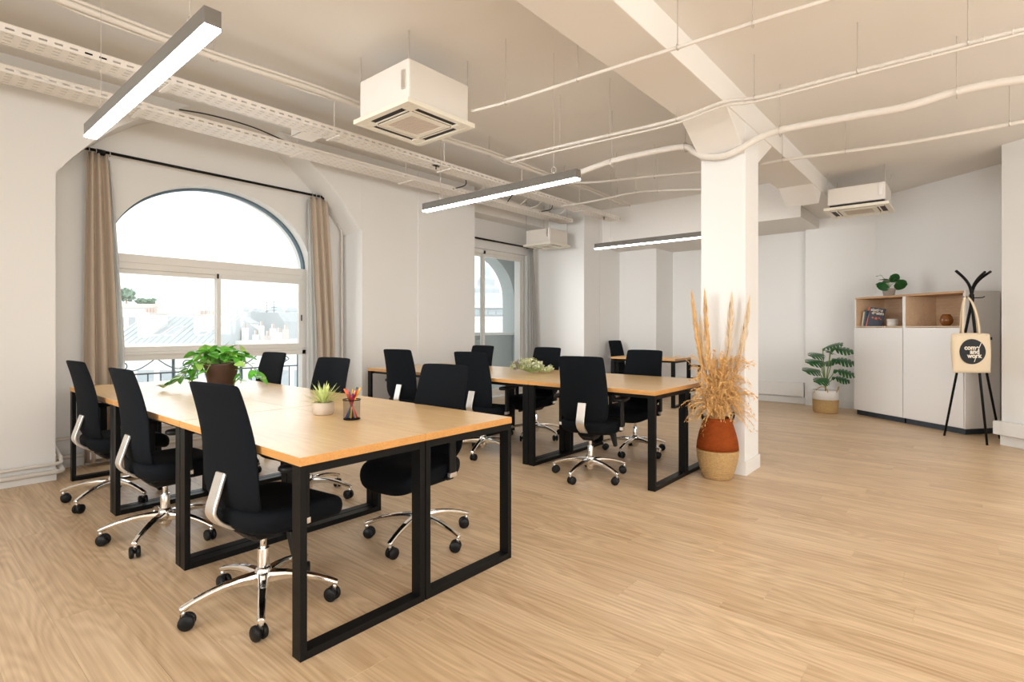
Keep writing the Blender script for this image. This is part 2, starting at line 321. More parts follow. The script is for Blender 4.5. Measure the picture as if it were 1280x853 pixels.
# arched opening wall, window 1
XL, XR, SILL, SPR, ARC = 1.35, 3.345, 0.28, 1.90, 0.785
xc = (XL+XR)/2; ax = (XR-XL)/2
def archz(x, a=ax, b=ARC, z=SPR): return z+b*math.sqrt(max(0, 1-((x-xc)/a)**2))
g = G(); g.box(0.92, XL, 6.0, 6.3, 0, CZ); g.box(XR, 3.77, 6.0, 6.3, 0, CZ); g.box(XL, XR, 6.0, 6.3, 0, SILL)
NS = 48
for i in range(NS):
    a0 = xc-ax*math.cos(PI*i/NS); a1 = xc-ax*math.cos(PI*(i+1)/NS); z0, z1 = archz(a0), archz(a1)
    g.hexa([(a0,6.0,z0),(a1,6.0,z1),(a1,6.3,z1),(a0,6.3,z0),(a0,6.0,CZ),(a1,6.0,CZ),(a1,6.3,CZ),(a0,6.3,CZ)])
struct(g, 'wall_window_arched', M['wall'])
# window 2 wall
W2L, W2R, W2T = 5.72, 7.47, 2.50
g = G(); g.box(W2R, 7.7, 6.0, 6.3, 0, CZ); g.box(5.70, W2R, 6.0, 6.3, W2T, CZ); struct(g, 'wall_window_far', M['wall'])
# far walls: stepped
g = G(); g.box(7.7, 8.2, 4.96, 6.3, 0, CZ); struct(g, 'wall_far_recess', M['wall'], bevel=0.004)
g = G(); g.box(8.2, 10.2, 4.96, 6.3, 0, CZ); struct(g, 'wall_far_corner', M['wall'])
g = G(); g.box(8.9, 10.2, 4.23, 4.96, 0, CZ); struct(g, 'wall_far_step', M['wall'], bevel=0.004)
g = G(); g.box(9.58, 10.2, 0.3, 4.23, 0, CZ); g.box(9.47, 9.58, 0.9, 1.99, 0, CZ); struct(g, 'wall_far', M['wall'], bevel=0.004)
g = G(); g.box(8.3, 9.6, 3.0, 4.96, 2.62, CZ); struct(g, 'trim_2', M['ceil'])
g = G(); g.box(8.3, 9.6, 1.80, 3.0, 2.76, CZ); struct(g, 'trim_3', M['ceil'])
# oblique wall behind the cabinets and the pier at the right edge
def obox(g, o, s0, s1, t0, t1, z0, z1):      # s along E1, t along N1
    o = Vector(o); P = [o+E1*s+N1*t for s, t in ((s0,t0),(s1,t0),(s1,t1),(s0,t1))]
    return g.hexa([(p.x,p.y,z0) for p in P]+[(p.x,p.y,z1) for p in P])
RW = (8.42, -0.28, 0); RP = (7.58, -0.24, 0)
struct(obox(G(), RW, -0.9, 1.95, 0, 0.3, 0, CZ), 'wall_right', M['wall'])
struct(obox(G(), RP, -7.6, 0.0, 0, 0.9, 0, CZ), 'wall_right_pier', M['wall'], bevel=0.005)
struct(G().box(-4.4, -4.2, -6.2, 6.3, 0, CZ), 'wall_rear', M['wall'])
struct(G().box(-4.2, 3.6, -6.4, -6.2, 0, CZ), 'wall_side', M['wall'])
# pillar, its skirting, the beam it carries and the haunches
PX0, PX1, PY0, PY1 = 4.625, 4.985, 1.415, 1.785
struct(G().box(PX0, PX1, PY0, PY1, 0, 2.95), 'wall_pillar', M['wall'], bevel=0.006)
g = G(); g.box(PX0-.012, PX1+.012, PY0-.012, PY1+.012, 0, 0.115); struct(g, 'baseboard_pillar', M['white'], bevel=0.003)
g = G(); g.box(-4.2, 9.58, PY0-0.01, PY1+0.01, 2.91, CZ); struct(g, 'trim_4', M['ceil'], bevel=0.006)
g = G(); g.extr([(PX0, PY0+.002, 2.66), (PX0, PY0+.002, 2.93), (4.14, PY0+.002, 2.93)], (0, PY1-PY0-.004, 0)); g.extr([(PX1, PY0+.002, 2.66), (PX1, PY0+.002, 2.93), (5.45, PY0+.002, 2.93)], (0, PY1-PY0-.004, 0))
g.extr([(7.05, PY0+.002, 2.93), (7.45, PY0+.002, 2.74), (7.6, PY0+.002, 2.93)], (0, PY1-PY0-.004, 0)); struct(g, 'trim_5', M['ceil'], bevel=0.004)
# skirtings
g = G(); g.box(-4.2, 0.925, 5.565, 5.58, 0, 0.10); struct(g, 'baseboard_left', M['white'], bevel=0.003)
g = G(); g.box(0.92, 3.77, 5.985, 6.0, 0, 0.10); struct(g, 'baseboard_window', M['white'], bevel=0.003)
g = G(); g.box(3.765, 5.70, 5.555, 5.57, 0, 0.10); struct(g, 'baseboard_pier', M['white'], bevel=0.003)
g = G(); g.box(9.565, 9.58, 2.0, 4.23, 0, 0.10); g.box(9.455, 9.47, 0.95, 1.99, 0, 0.10); struct(g, 'baseboard_far', M['white'], bevel=0.003)
g = G(); g.box(9.50, 9.58, 2.02, 4.2, 0.12, 0.34); o = g.build('wall_trunking', M['white'], bevel=0.006); tag(o, 'long low white trunking box along the far wall behind the pillar', 'trunking')
g = obox(G(), RP, -3.0, 0.03, -0.075, -0.002, 0.11, 0.25); o = g.build('wall_trunking', M['white'], bevel=0.008); tag(o, 'white trunking box low on the wall at the right edge', 'trunking')
g = obox(G(), RP, -3.0, 0.004, -0.012, 0, 0, 0.10); struct(g, 'baseboard_right', M['white'], bevel=0.002)

# ================================================================ WINDOW 1
fy0, fy1 = 6.11, 6.17
k = 6.12/6.05
def Z(z): return EYE+(z-EYE)*k
win = empty('window_1', (0, 0, 0), kind='structure')
def rect_frame(g, x0, x1, z0, z1, wd, y0, y1, wb=None):
    wb = wb or wd
    g.box(x0, x0+wd, y0, y1, z0, z1); g.box(x1-wd, x1, y0, y1, z0, z1); g.box(x0+wd, x1-wd, y0, y1, z1-wd, z1); g.box(x0+wd, x1-wd, y0, y1, z0, z0+wb)
    return g
g = G()
g.box(XL, XR, fy0, fy1+.02, Z(1.835), Z(1.915)); g.box(XL, XR, fy0+.01, fy1+.02, Z(1.775), Z(1.84)); g.box(XL, XR, fy0, fy1+.02, Z(0.905), Z(0.985)); g.box(XL, XR, fy0-.012, fy1, Z(0.955), Z(0.975))
g.box(XR-.05, XR, fy0, fy1+.03, SILL, Z(1.84)); g.box(XL, XL+.05, fy0, fy1+.03, SILL, Z(1.84)); g.box(XL, XR, fy0, fy1+.02, SILL, SILL+.07); g.box(2.33, 2.38, fy0+.01, fy1+.02, SILL, Z(.905))
g.build('window_frame', M['frame'], win, bevel=0.004)
g = G()
for i in range(NS):        # thin arch frame
    t0, t1 = PI*i/NS, PI*(i+1)/NS
    P = []
    for yy in (fy0+.02, fy1+.02):
        for (rr, t) in ((0, t0), (0, t1), (.022, t1), (.022, t0)):
            P.append((xc-(ax-rr)*math.cos(t), yy, SPR+(ARC-rr)*math.sin(t)))
    g.hexa([P[0], P[1], P[2], P[3], P[4], P[5], P[6], P[7]])
g.build('arch_frame', M['iron'], win)
def sash(x0, x1, yy, name='sash'):
    f = rect_frame(G(), x0, x1, Z(0.985), Z(1.775), 0.042, yy, yy+.035, 0.05).build('sash', M['frame'], win, bevel=0.003)
    G().box(x0+.03, x1-.03, yy+.015, yy+.02, Z(1.02), Z(1.745)).build('pane', M['glass'], f)
    return f
s1 = sash(XL+.05, 2.375, fy0+.035); s2 = sash(2.335, XR-.05, fy0-.003)
G().box(2.335, 2.352, fy0-.012, fy0+.0, Z(1.735), Z(1.785)).build('latch', M['blackp'], s2)
G().box(2.335, 2.352, fy0-.012, fy0+.0, Z(0.965), Z(1.02)).build('latch', M['blackp'], s2)
G().box(XR-.066, XR-.056, fy0-.014, fy0-.002, Z(1.30), Z(1.37)).build('handle', M['blackp'], s2)
G().box(XL+.05, 2.33, 6.14, 6.145, SILL+.07, Z(.905)).build('pane', M['glass'], win); G().box(2.38, XR-.05, 6.14, 6.145, SILL+.07, Z(.905)).build('pane', M['glass'], win)
g = G(); arch = [(xc-(ax-.02)*math.cos(PI*i/NS), 6.15, SPR+(ARC-.02)*math.sin(PI*i/NS)) for i in range(NS+1)]; arch += [(XR-.02, 6.15, Z(1.915)), (XL+.02, 6.15, Z(1.915))]
g.extr(arch, (0, .005, 0)); g.build('pane', M['glass'], win)
# ================================================================ WINDOW 2
win2 = empty('window_2', (0, 0, 0), kind='structure')
g = rect_frame(G(), W2L, W2R, 0.08, W2T, 0.06, 6.06, 6.13); g.build('window_frame', M['frame'], win2, bevel=0.004)
f = rect_frame(G(), 6.40, W2R-.06, 0.14, W2T-.06, 0.055, 6.075, 6.115).build('sash', M['frame'], win2, bevel=0.003)
G().box(6.45, W2R-.11, 6.09, 6.095, 0.19, W2T-.11).build('pane', M['glass'], f)
f = rect_frame(G(), W2L+.06, 6.46, 0.14, W2T-.06, 0.055, 6.10, 6.14).build('sash', M['frame'], win2, bevel=0.003)
G().box(W2L+.11, 6.41, 6.12, 6.125, 0.19, W2T-.11).build('pane', M['glass'], f)
G().box(6.41, 6.45, 6.055, 6.075, W2T-.07, W2T-.02).build('latch', M['blackp'], win2)

# ================================================================ CURTAINS AND RODS
def curtain(name, x0, x1, x0b, x1b, y, z0, z1, m, folds, amp, label, group=None, seed=1, bulge=0.0):
    rnd = random.Random(seed); ph = [rnd.uniform(-.5, .5) for _ in range(folds+2)]
    rows = []; nz = 22; nx = folds*10
    for i in range(nz+1):
        t = i/nz; z = z1+(z0-z1)*t; row = []
        for j in range(nx+1):
            s = j/nx; q = s*folds
            e = min(1, t*1.6)**0.8
            xa = x0+(x0b-x0)*e-bulge*math.sin(PI*t)*0.3; xb = x1+(x1b-x1)*e
            a = amp*(0.55+0.6*e)
            row.append((xa+(xb-xa)*(s+0.012*math.sin(q*2*PI+ph[int(q)]+t*2)), y+a*math.sin(q*2*PI+ph[int(q)]*2+0.5*math.sin(t*3+q)), z))
        rows.append(row)
    g = G(); g.grid(rows)
    o = g.build(name, m, smooth=True, solid=0.003); return o
rod1 = empty('curtain_rod', (0, 0, 0), label='long black curtain rod above the large arched window', cat='curtain rod')
g = G(); g.cyl((1.15, 5.88, 2.785), (3.50, 5.88, 2.775), 0.0135, 12); g.build('rod', M['black'], rod1, smooth=True)
for x in (1.28, 3.46): G().tube([(x, 5.999, 2.78), (x, 5.88, 2.78)], 0.012, 8).cyl((x-.03, 5.88, 2.775), (x+.03, 5.88, 2.775), 0.026, 12).build('bracket', M['black'], rod1, smooth=True)
for x0, x1 in ((1.17, 1.37), (3.27, 3.46)):
    for i in range(4):
        xx = x0+(x1-x0)*(i+.5)/4; G().tube([(xx, 5.88+.02*math.sin(a), 2.775+.022*math.cos(a)) for a in [2*PI*j/12 for j in range(12)]], 0.003, 5, closed=True).build('ring', M['steelrod'], rod1)
c = curtain('curtain', 1.18, 1.33, 1.155, 1.40, 5.88, 0.03, 2.765, M['curtain'], 3, 0.035, '', seed=3)
tag(c, 'beige linen curtain gathered left of the large arched window', 'curtain')
c = curtain('sheer_curtain', 1.32, 1.35, 1.38, 1.46, 5.90, 0.03, 2.72, M['sheer'], 2, 0.018, '', seed=5)
tag(c, 'narrow white sheer lining beside the left beige curtain', 'curtain')
c = curtain('curtain', 3.27, 3.49, 3.35, 3.58, 5.88, 0.03, 2.755, M['curtain'], 3, 0.03, '', seed=9)
tag(c, 'beige linen curtain gathered right of the large arched window', 'curtain')
c = curtain('sheer_curtain', 3.255, 3.29, 3.27, 3.37, 5.91, 0.03, 2.72, M['sheer'], 2, 0.018, '', seed=11)
tag(c, 'narrow white sheer lining beside the right beige curtain', 'curtain')
rod2 = empty('curtain_rod', (0, 0, 0), label='black curtain rod above the far window behind the pier', cat='curtain rod')
G().cyl((5.85, 5.9, 2.63), (7.52, 5.9, 2.62), 0.014, 10).build('rod', M['black'], rod2, smooth=True)
for x in (5.95, 7.45): G().cyl((x, 5.999, 2.625), (x, 5.9, 2.625), 0.01, 8).build('bracket', M['black'], rod2)
c = curtain('curtain', 7.36, 7.49, 7.36, 7.60, 5.90, 0.03, 2.60, M['curtaing'], 4, 0.032, '', seed=13)
tag(c, 'pale grey curtain hanging right of the far window', 'curtain')

# ================================================================ DESKS
DH, DT, DLEN = 0.745, 0.032, 1.205
def make_desk(wd, ln=DLEN):
    root = empty('desk')
    g = G(); g.box(0.0008, wd-.0008, 0.0008, ln-.0008, DH-DT, DH); g.mi = [1, 0, 1, 1, 1, 1]
    g.build('tabletop', [M['oak'], M['oakedge']], root, bevel=0.001)
    ty, tx = 0.06, 0.027; zt = DH-DT-0.001
    for y in (0.002, ln-ty-.002):
        fr = G(); fr.box(0.003, 0.003+tx, y, y+ty, 0, zt).build('leg', M['black'], root, bevel=0.0015)
        G().box(wd-tx-.003, wd-.003, y, y+ty, 0, zt).build('leg', M['black'], root, bevel=0.0015)
        G().box(0.003+tx, wd-tx-.003, y, y+ty, 0.0, tx+.004).build('foot_rail', M['black'], root, bevel=0.0015)
        G().box(0.003+tx, wd-tx-.003, y, y+ty, zt-tx-.004, zt).build('top_rail', M['black'], root, bevel=0.0015)
    g = G(); g.box(0.05, 0.075, ty, ln-ty, zt-.03, zt); g.box(wd-.075, wd-.05, ty, ln-ty, zt-.03, zt); g.build('long_rail', M['black'], root)
    return root
W1 = 0.5933
desk0 = make_desk(W1)
D1X, D1Y, D2X, D2Y = 0.990, 1.852, 3.728, 1.781
names1 = [['left front desk of nearest bench, closest to the camera', 'left middle desk of nearest bench, holding the trailing plant', 'left rear desk of nearest bench, by the left wall'],
          ['right front desk of nearest bench, beside the pen cup', 'right middle desk of nearest bench', 'right rear desk of nearest bench, before the arched window']]
names2 = [['left front desk of second bench, next to the pillar', 'left middle desk of second bench, holding the flowers', 'left rear desk of second bench, by the pier'],
          ['right front desk of second bench, behind the dried grass', 'right middle desk of second bench, behind the flowers', 'right rear desk of second bench, by the far window']]
first = True
for (bx, by, nm, grp) in ((D1X, D1Y, names1, 'desks of the nearest bench'), (D2X, D2Y, names2, 'desks of the second bench')):
    for i in range(2):
        for j in range(3):
            o = desk0 if first else copy_tree(desk0); first = False
            o.location = (bx+i*W1, by+j*(DLEN+.004), 0)
            tag(o, 'oak desk on black frame, '+nm[i][j], 'desk', grp)
d3 = make_desk(0.62, 1.10); d3.location = (7.78, 3.40, 0); tag(d3, 'small light oak desk on black frame by the far wall', 'desk')

# ================================================================ CHAIRS  (facing +x, origin under the gas column)
def super_grid(cx, cy, hx, hy, n=28, p=4.0):
    r = []
    for i in range(n):
        a = 2*PI*i/n; c, s_ = math.cos(a), math.sin(a)
        r.append((cx+hx*math.copysign(abs(c)**(2/p), c), cy+hy*math.copysign(abs(s_)**(2/p), s_)))
    return r
def seat_mesh():
    def zoff(x):     # waterfall front, raised rear
        t = (x-0.02)/0.25
        return -0.055*max(0, t-0.45)**2/0.3 + 0.012*max(0, -t)**2
    rows = []
    for (sc_, z) in ((0.01, .352), (0.7, .355), (0.90, .366), (0.98, .395), (1.0, .435), (0.975, .458), (0.9, .467), (0.6, .468), (0.3, .462), (0.01, .460)):
        rows.append([(x, y, z+zoff(x)) for x, y in super_grid(0.03, 0, 0.245*sc_, 0.24*sc_, 32, 3.6)])
    g = G(); g.grid(rows, closed_u=True); return g
def back_mesh():
    # centre line (x,z) bottom to top, half width and thickness
    prof = [(-0.165, .445, .150), (-0.180, .47, .192), (-0.197, .52, .216), (-0.206, .58, .222), (-0.206, .66, .220), (-0.213, .74, .217), (-0.228, .82, .213), (-0.248, .90, .209), (-0.265, .955, .206), (-0.274, .985, .203), (-0.278, .996, .190)]
    front = []; back = []; n = 15
    for (x, z, hw) in prof:
        rf = []; rb = []
        for j in range(n):
            s_ = -1+2*j/(n-1); y = hw*s_*0.93
            wrap = 0.014*(abs(s_)**2.2)*(1.5-.5*z)
            edge = (0.005+0.011*(1-abs(s_)**6))*(1.5-.8*(z-.45)/.55)*.85
            rf.append((x+wrap+edge, y, z)); rb.append((x+wrap-edge, y, z))
        front.append(rf); back.append(rb)
    g = G(); rows = [f+b[::-1] for f, b in zip(front, back)]; g.grid(rows, closed_u=True)
    m = len(rows[0]); g.f.append(tuple(range(m))); g.f.append(tuple((len(rows)-1)*m+q for q in range(m))); g.mi += [0, 0]
    return g
def strip(path, wd, th):
    """flat metal strap along a path in the xz plane"""
    P = [Vector((x, 0, z)) for x, z in path]; rows = []
    for i, p in enumerate(P):
        t = (P[min(i+1, len(P)-1)]-P[max(i-1, 0)]).normalized(); nrm = Vector((-t.z, 0, t.x))
        a = p+nrm*th/2; b = p-nrm*th/2; w2 = wd/2
        rows.append([(a.x, -w2, a.z), (a.x, w2, a.z), (b.x, w2, b.z), (b.x, -w2, b.z)])
    g = G(); g.grid(rows, closed_u=True); n = len(rows); g.f += [(0, 1, 2, 3), tuple((n-1)*4+q for q in (3, 2, 1, 0))]; g.mi += [0, 0]; return g
def caster_mesh():
    g = G(); g.cur = 0; rw = 0.031
    for s_ in (-1, 1):
        g.lathe([(0.004, 0.0), (rw*0.8, 0.0), (rw, 0.004), (rw, 0.015), (rw*.85, 0.020), (0.004, 0.021)], 18, Matrix.Translation((-0.014, s_*0.005, rw)) @ Matrix.Rotation(-s_*PI/2, 4, 'X'))
    g.box(-0.02, 0.01, -0.0045, 0.0045, 0.03, 0.062)
    g.cur = 1; g.cyl((0.0, 0, 0.05), (0.0, 0, 0.083), 0.009, 8)
    return g.mesh('caster', [M['blackp'], M['satin']], True)
CAST = caster_mesh()
def arm_mesh(ang):
    T = Matrix.Rotation(ang, 4, 'Z'); rows = []
    for r, zt, h, w2 in ((0.012, .150, .050, .026), (0.05, .150, .046, .024), (0.10, .148, .036, .020), (0.16, .140, .028, .018), (0.22, .127, .025, .0165), (0.27, .112, .024, .0155), (0.308, .098, .024, .015), (0.322, .092, .022, .013)):
        rows.append([(r, -w2*.75, zt), (r, w2*.75, zt), (r, w2, zt-h*.35), (r, w2*.8, zt-h), (r, -w2*.8, zt-h), (r, -w2, zt-h*.35)])
    g = G(); g.grid(rows, closed_u=True, T=T); n = len(rows); g.f += [(5, 4, 3, 2, 1, 0), tuple((n-1)*6+q for q in range(6))]; g.mi += [0, 0]; return g
def make_chair():
    root = empty('office_chair')
    base = empty('star_base'); base.parent = root
    hub = G().lathe([(0.004, .075), (0.03, .075), (0.034, .09), (0.036, .15), (0.03, .165), (0.024, .17), (0.004, .17)], 20).build('hub', M['chrome'], base, smooth=True, bevel=0.002)
    for i in range(5):
        a = 2*PI*i/5
        arm_mesh(a).build('base_arm', M['chrome'], base, smooth=False, bevel=0.005, seg=3)
        link_mesh('caster', CAST, base, (0.307*math.cos(a), 0.307*math.sin(a), 0), (0, 0, a+0.6*math.sin(i*2.3+1)))
    g = G(); g.cur = 0; g.cyl((0, 0, .06), (0, 0, .25), 0.0245, 20); g.cyl((0, 0, .245), (0, 0, .335), 0.014, 16); g.build('gas_column', M['chrome'], root, smooth=True, bevel=0.001)
    g = G(); g.box(-0.10, 0.12, -0.075, 0.075, .345, .385); g.hexa([(-.06,-.045,.30),(.07,-.045,.30),(.07,.045,.30),(-.06,.045,.30),(-.11,-.07,.35),(.13,-.07,.35),(.13,.07,.35),(-.11,.07,.35)]); g.build('tilt_mechanism', M['blackp'], root, bevel=0.012)
    g = G(); g.tube([(.03, -.06, .355), (.03, -.17, .35)], .008, 8); g.hexa([(.0,-.215,.262),(.05,-.215,.262),(.05,-.195,.262),(.0,-.195,.262),(-.005,-.20,.36),(.06,-.20,.36),(.06,-.165,.36),(-.005,-.165,.36)]); g.build('tilt_lever', M['blackp'], root, bevel=0.006)
    seat_mesh().build('seat', M['fabric'], root, smooth=True, subd=1)
    back_mesh().build('backrest', M['fabric'], root, smooth=True, subd=1)
    path = [(0.0, .372), (-0.10, .372), (-0.16, .378), (-0.205, .395), (-0.245, .425), (-0.268, .460), (-0.266, .492), (-0.252, .535), (-0.238, .58), (-0.224, .622)]
    strip([tuple((p.x, p.z)) for p in smooth_path([(x, 0, z) for x, z in path], 3)], 0.068, 0.015).build('back_bracket', M['satin'], root, bevel=0.004)
    for s_ in (-1, 1):
        arm = G().box(-0.05, 0.0, s_*.262-.011, s_*.262+.011, .40, .635).build('armrest_post', M['blackp'], root, bevel=0.008)
        G().box(-0.04, 0.01, min(s_*.06, s_*.262), max(s_*.06, s_*.262), .385, .405).build('arm_bracket', M['blackp'], arm, bevel=0.006)
        G().box(-0.052, 0.002, s_*.262-.013, s_*.262+.013, .40, .425).build('height_button', M['satin'], arm, bevel=0.003)
        rows = [[(x, y+s_*.262, z) for x, y in super_grid(-0.01, 0, .125*q, .042*q, 20, 3)] for q, z in ((.05, .634), (.9, .635), (1, .642), (1, .655), (.93, .662), (.05, .663))]
        G().grid(rows, closed_u=True).build('arm_pad', M['blackp'], arm, smooth=True)
    return root
ch0 = make_chair()
for c_ in ch0.children:
    if c_.name.split('.')[0] in ('seat', 'backrest', 'back_bracket', 'armrest_post', 'tilt_mechanism'): c_.location.x += 0.04 if c_.name[:4] != 'tilt' else 0.0
spots = [   # x, y, rotation of seat, rotation of star, label, group
    (1.10, 2.375, 0.13, 0.484, 'closest black chair, on the left of the nearest bench, with its tall back fully visible', 1),
    (1.085, 3.58, 0.06, 0.199, 'middle black chair on the left side of the nearest bench', 1),
    (1.085, 4.63, 0.08, 2.528, 'black chair on the left side of the nearest bench, furthest back by the left wall', 1),
    (2.03, 2.43, PI+.10, 0.981, 'closest black chair on the right side of the nearest bench, behind the pen cup', 2),
    (2.00, 3.62, PI+.12, 0.3, 'middle black chair on the right of the nearest bench, behind the spiky succulent', 2),
    (2.13, 4.83, PI+.10, 0.7, 'black chair on the right side of the nearest bench, directly before the arched window', 2),
    (3.79, 2.38, 0.20, 0.659, 'black chair on the left of the second bench, nearest to the pillar, seen from behind', 3),
    (3.80, 3.60, 0.15, 1.066, 'middle black chair on the left side of the second bench', 3),
    (3.72, 4.60, 0.20, 0.5, 'black chair on the left side of the second bench, before the plain pier wall', 3),
    (4.80, 2.50, PI+.05, 0.648, 'black chair facing us across the front end of the second bench', 4),
    (4.76, 3.70, PI, -0.461, 'middle black chair across the second bench, behind the flowers', 4),
    (4.74, 4.70, PI, 0.2, 'black chair across the second bench, furthest back beside the far window', 4),
    (8.42, 4.58, -PI/2-.1, 0.4, 'black chair at the left end of the far small desk', 5),
    (8.16, 3.02, PI/2-.15, 0.1, 'black chair at the right end of the far small desk, half hidden by grass', 5)]
GR = {1: 'chairs along the left of the nearest bench', 2: 'chairs along the right of the nearest bench', 3: 'chairs along the left of the second bench', 4: 'chairs along the right of the second bench', 5: 'chairs at the far desk'}
for i, (x, y, r, st, lb, gq) in enumerate(spots):
    o = ch0 if i == 0 else copy_tree(ch0)
    o.location = (x, y, 0); o.rotation_euler = (0, 0, r)
    for c in o.children:
        if c.name.startswith('star_base'): c.rotation_euler = (0, 0, st-r)
    tag(o, lb, 'chair', GR[gq])

# ================================================================ PENDANT LIGHTS
def pendant(x, y0, y1, zb, ztop, label, rose=None):
    root = empty('pendant_light', (x, y0, 0), label=label, cat='ceiling lamp', group='linear pendant lights')
    L = y1-y0; wd = 0.06; h = 0.075
    G().box(-wd/2, wd/2, 0, L, zb+.012, zb+h).build('housing', M['lampshell'], root, bevel=0.002)
    G().box(-wd/2+.002, wd/2-.002, 0.002, L-.002, zb, zb+.0115).build('diffuser', M['led'], root)
    for yy in (0.13*L, 0.87*L):
        g = G(); g.cyl((0, yy, zb+h), (0, yy, zb+h+.02), .006, 8); g.tube([(0, yy+.022*math.sin(a), zb+h+.035+.022*math.cos(a)) for a in [2*PI*j/14 for j in range(14)]], .0025, 5, closed=True); g.build('hook', M['satin'], root)
        G().cyl((0, yy, zb+h+.05), (0, yy, ztop), .0015, 5).build('suspension_wire', M['steelrod'], root)
    return root
pendant(0.785, 2.09, 3.83, 2.30, CZ, 'long lit linear lamp nearest to the camera, above the first bench')
pendant(3.31, 2.18, 3.89, 2.30, CZ, 'middle lit linear lamp, above the second bench')
pendant(6.42, 2.10, 3.95, 2.30, CZ, 'furthest lit linear lamp, its end hidden by the pillar')
for (p, lb) in ((uz(545, 205, 2.98), 'small black ceiling rose above the middle linear lamp'), (uz(755, 270, 2.98), 'small black ceiling rose above the furthest linear lamp')):
    o = G().box(-.05, .05, -.025, .025, -.02, 0.0).cyl((0, 0, -.06), (0, 0, -.02), .006, 8).build('ceiling_rose', M['blackp'], bevel=0.003); o.location = p; tag(o, lb, 'lamp fitting')
o = G().box(-.07, .07, -.02, .02, -.02, .02).build('lamp_driver', M['blackp'], bevel=0.003); o.location = uz(120, 69, 3.06); tag(o, 'black lamp driver box resting by the cable trays, upper left', 'lamp fitting')

# ================================================================ AIR CONDITIONERS
def aircon(x, y, z, s, hb, label, rz=0.0, gap=0.0):
    root = empty('ceiling_air_conditioner', (x, y, z), rz, label, 'air conditioner', 'ceiling cassettes')
    g = G(); q = 0.06
    # panel frame around four outlet slots and a central grille
    rect_frame_h(g, 0, s, 0, s, 0.05, 0.0, 0.035); rect_frame_h(g, .135, s-.135, .135, s-.135, .05, 0.0, .012)
    for cx, cy in ((.055, .055), (s-.135, .055), (.055, s-.135), (s-.135, s-.135)): g.box(cx, cx+.08, cy, cy+.08, .001, .03)
    g.build('panel', M['acw'], root, bevel=0.004)
    G().box(.05, s-.05, .05, s-.05, .012, .034).build('slot_back', M['dark'], root)
    gr = G().box(.184, s-.184, .184, s-.184, .004, .024).build('grille', M['acgrille'], root, bevel=0.002)
    n = 12; g = G()
    for i in range(n):
        t = .19+(s-.38)*(i+.5)/n; g.box(.19, s-.19, t-.003, t+.003, 0.001, .004)
    g.build('grille_slat', M['acgrille'], gr)
    for a, b, c, d in ((.14, s-.14, .104, .118), (.14, s-.14, s-.118, s-.104), (.104, .118, .14, s-.14), (s-.118, s-.104, .14, s-.14)):
        G().box(a, b, c, d, .002, .010).build('flap', M['acw'], root, bevel=0.002)
    e = .035
    G().box(e+.02, s-e-.02, e+.02, s-e-.02, .0355, .06+gap).build('inner_duct', M['dark'], root)  # dark neck standing in for the shadow gap under the casing
    G().box(e, s-e, e, s-e, .036+gap, hb).build('casing', M['acbody'], root, bevel=0.012)
    g = G().box(.02, .035, .06, .10, .12, .25).build('hanger_plate', M['satin'], root, bevel=.002)
    for cx, cy in ((.04, .04), (s-.04, .04), (.04, s-.04), (s-.04, s-.04)): G().cyl((cx, cy, hb-.005), (cx, cy, CZ-z), .005, 6).build('threaded_rod', M['steelrod'], root)
    return root
def rect_frame_h(g, x0, x1, y0, y1, wd, z0, z1):
    g.box(x0, x0+wd, y0, y1, z0, z1); g.box(x1-wd, x1, y0, y1, z0, z1); g.box(x0+wd, x1-wd, y0, y0+wd, z0, z1); g.box(x0+wd, x1-wd, y1-wd, y1, z0, z1)
aircon(2.365, 2.955, 2.78, 0.66, 0.33, 'white ceiling air conditioner cassette nearest to the camera, upper centre')
aircon(7.53, 0.72, 2.65, 0.66, 0.27, 'white ceiling air conditioner cassette above the cabinet, right', gap=.03)
aircon(6.87, 5.05, 2.55, 0.56, 0.26, 'small far ceiling air conditioner cassette near the far window')

# ================================================================ CABLE TRAYS, PIPES, CONDUITS
def tray(name, y0, wd, x0, x1, z, pitch, label):
    root = empty(name, (0, 0, 0), label=label, cat='cable tray', group='perforated cable trays')
    g = G(); h = .05; t = .002
    for yy in (y0, y0+wd):                                     # slotted side flanges
        g.box(x0, x1, yy-t/2, yy+t/2, z, z+.018); g.box(x0, x1, yy-t/2, yy+t/2, z+.030, z+h)
        x = x0
        while x < x1: g.box(x, x+pitch*.45, yy-t/2, yy+t/2, z+.018, z+.030); x += pitch
        g.box(x0, x1, yy-.004, yy+.004, z+h, z+h+.003)
    ns = 4; sw = wd/ns; slot = .010
    for i in range(ns+1):
        a = y0 if i == 0 else y0+i*sw-sw/2+slot/2; b = (y0+sw/2-slot/2) if i == 0 else (y0+wd if i == ns else y0+(i+1)*sw-sw/2-slot/2)
        g.box(x0, x1, a, b, z, z+t)
    for i in range(ns):
        a = y0+(i+.5)*sw-slot/2; x = x0
        while x < x1: g.box(x, x+pitch*.5, a, a+slot, z, z+t); x += pitch
    g.build('perforated_channel', M['tray'], root)
    for q in range(5): G().tube([(x0+.4*i, y0+wd*(q+.5)/5+.012*math.sin(i*1.7+q), z+.014+.004*math.sin(i+q*2)) for i in range(int((x1-x0)/.4)+1)], .010, 6).build('cable', M['cablegrey'], root, smooth=True)  # dark cables added so the slots read as shaded
    for x in [x0+.6+1.35*i for i in range(int((x1-x0)/1.35))]:
        hg = G(); hg.cyl((x, y0+wd/2, z), (x, y0+wd/2, CZ), .006, 6); hg.box(x-.015, x+.015, y0-.01, y0+wd+.01, z-.012, z-.002); hg.build('hanger', M['tray'], root)
    return root
tray('cable_tray', 4.98, 0.24, -0.6, 7.4, 2.95, .075, 'wide perforated cable tray running closest to the window wall')
tray('cable_tray', 4.33, 0.20, -0.6, 7.8, 2.96, .075, 'perforated cable tray running second from the window wall')
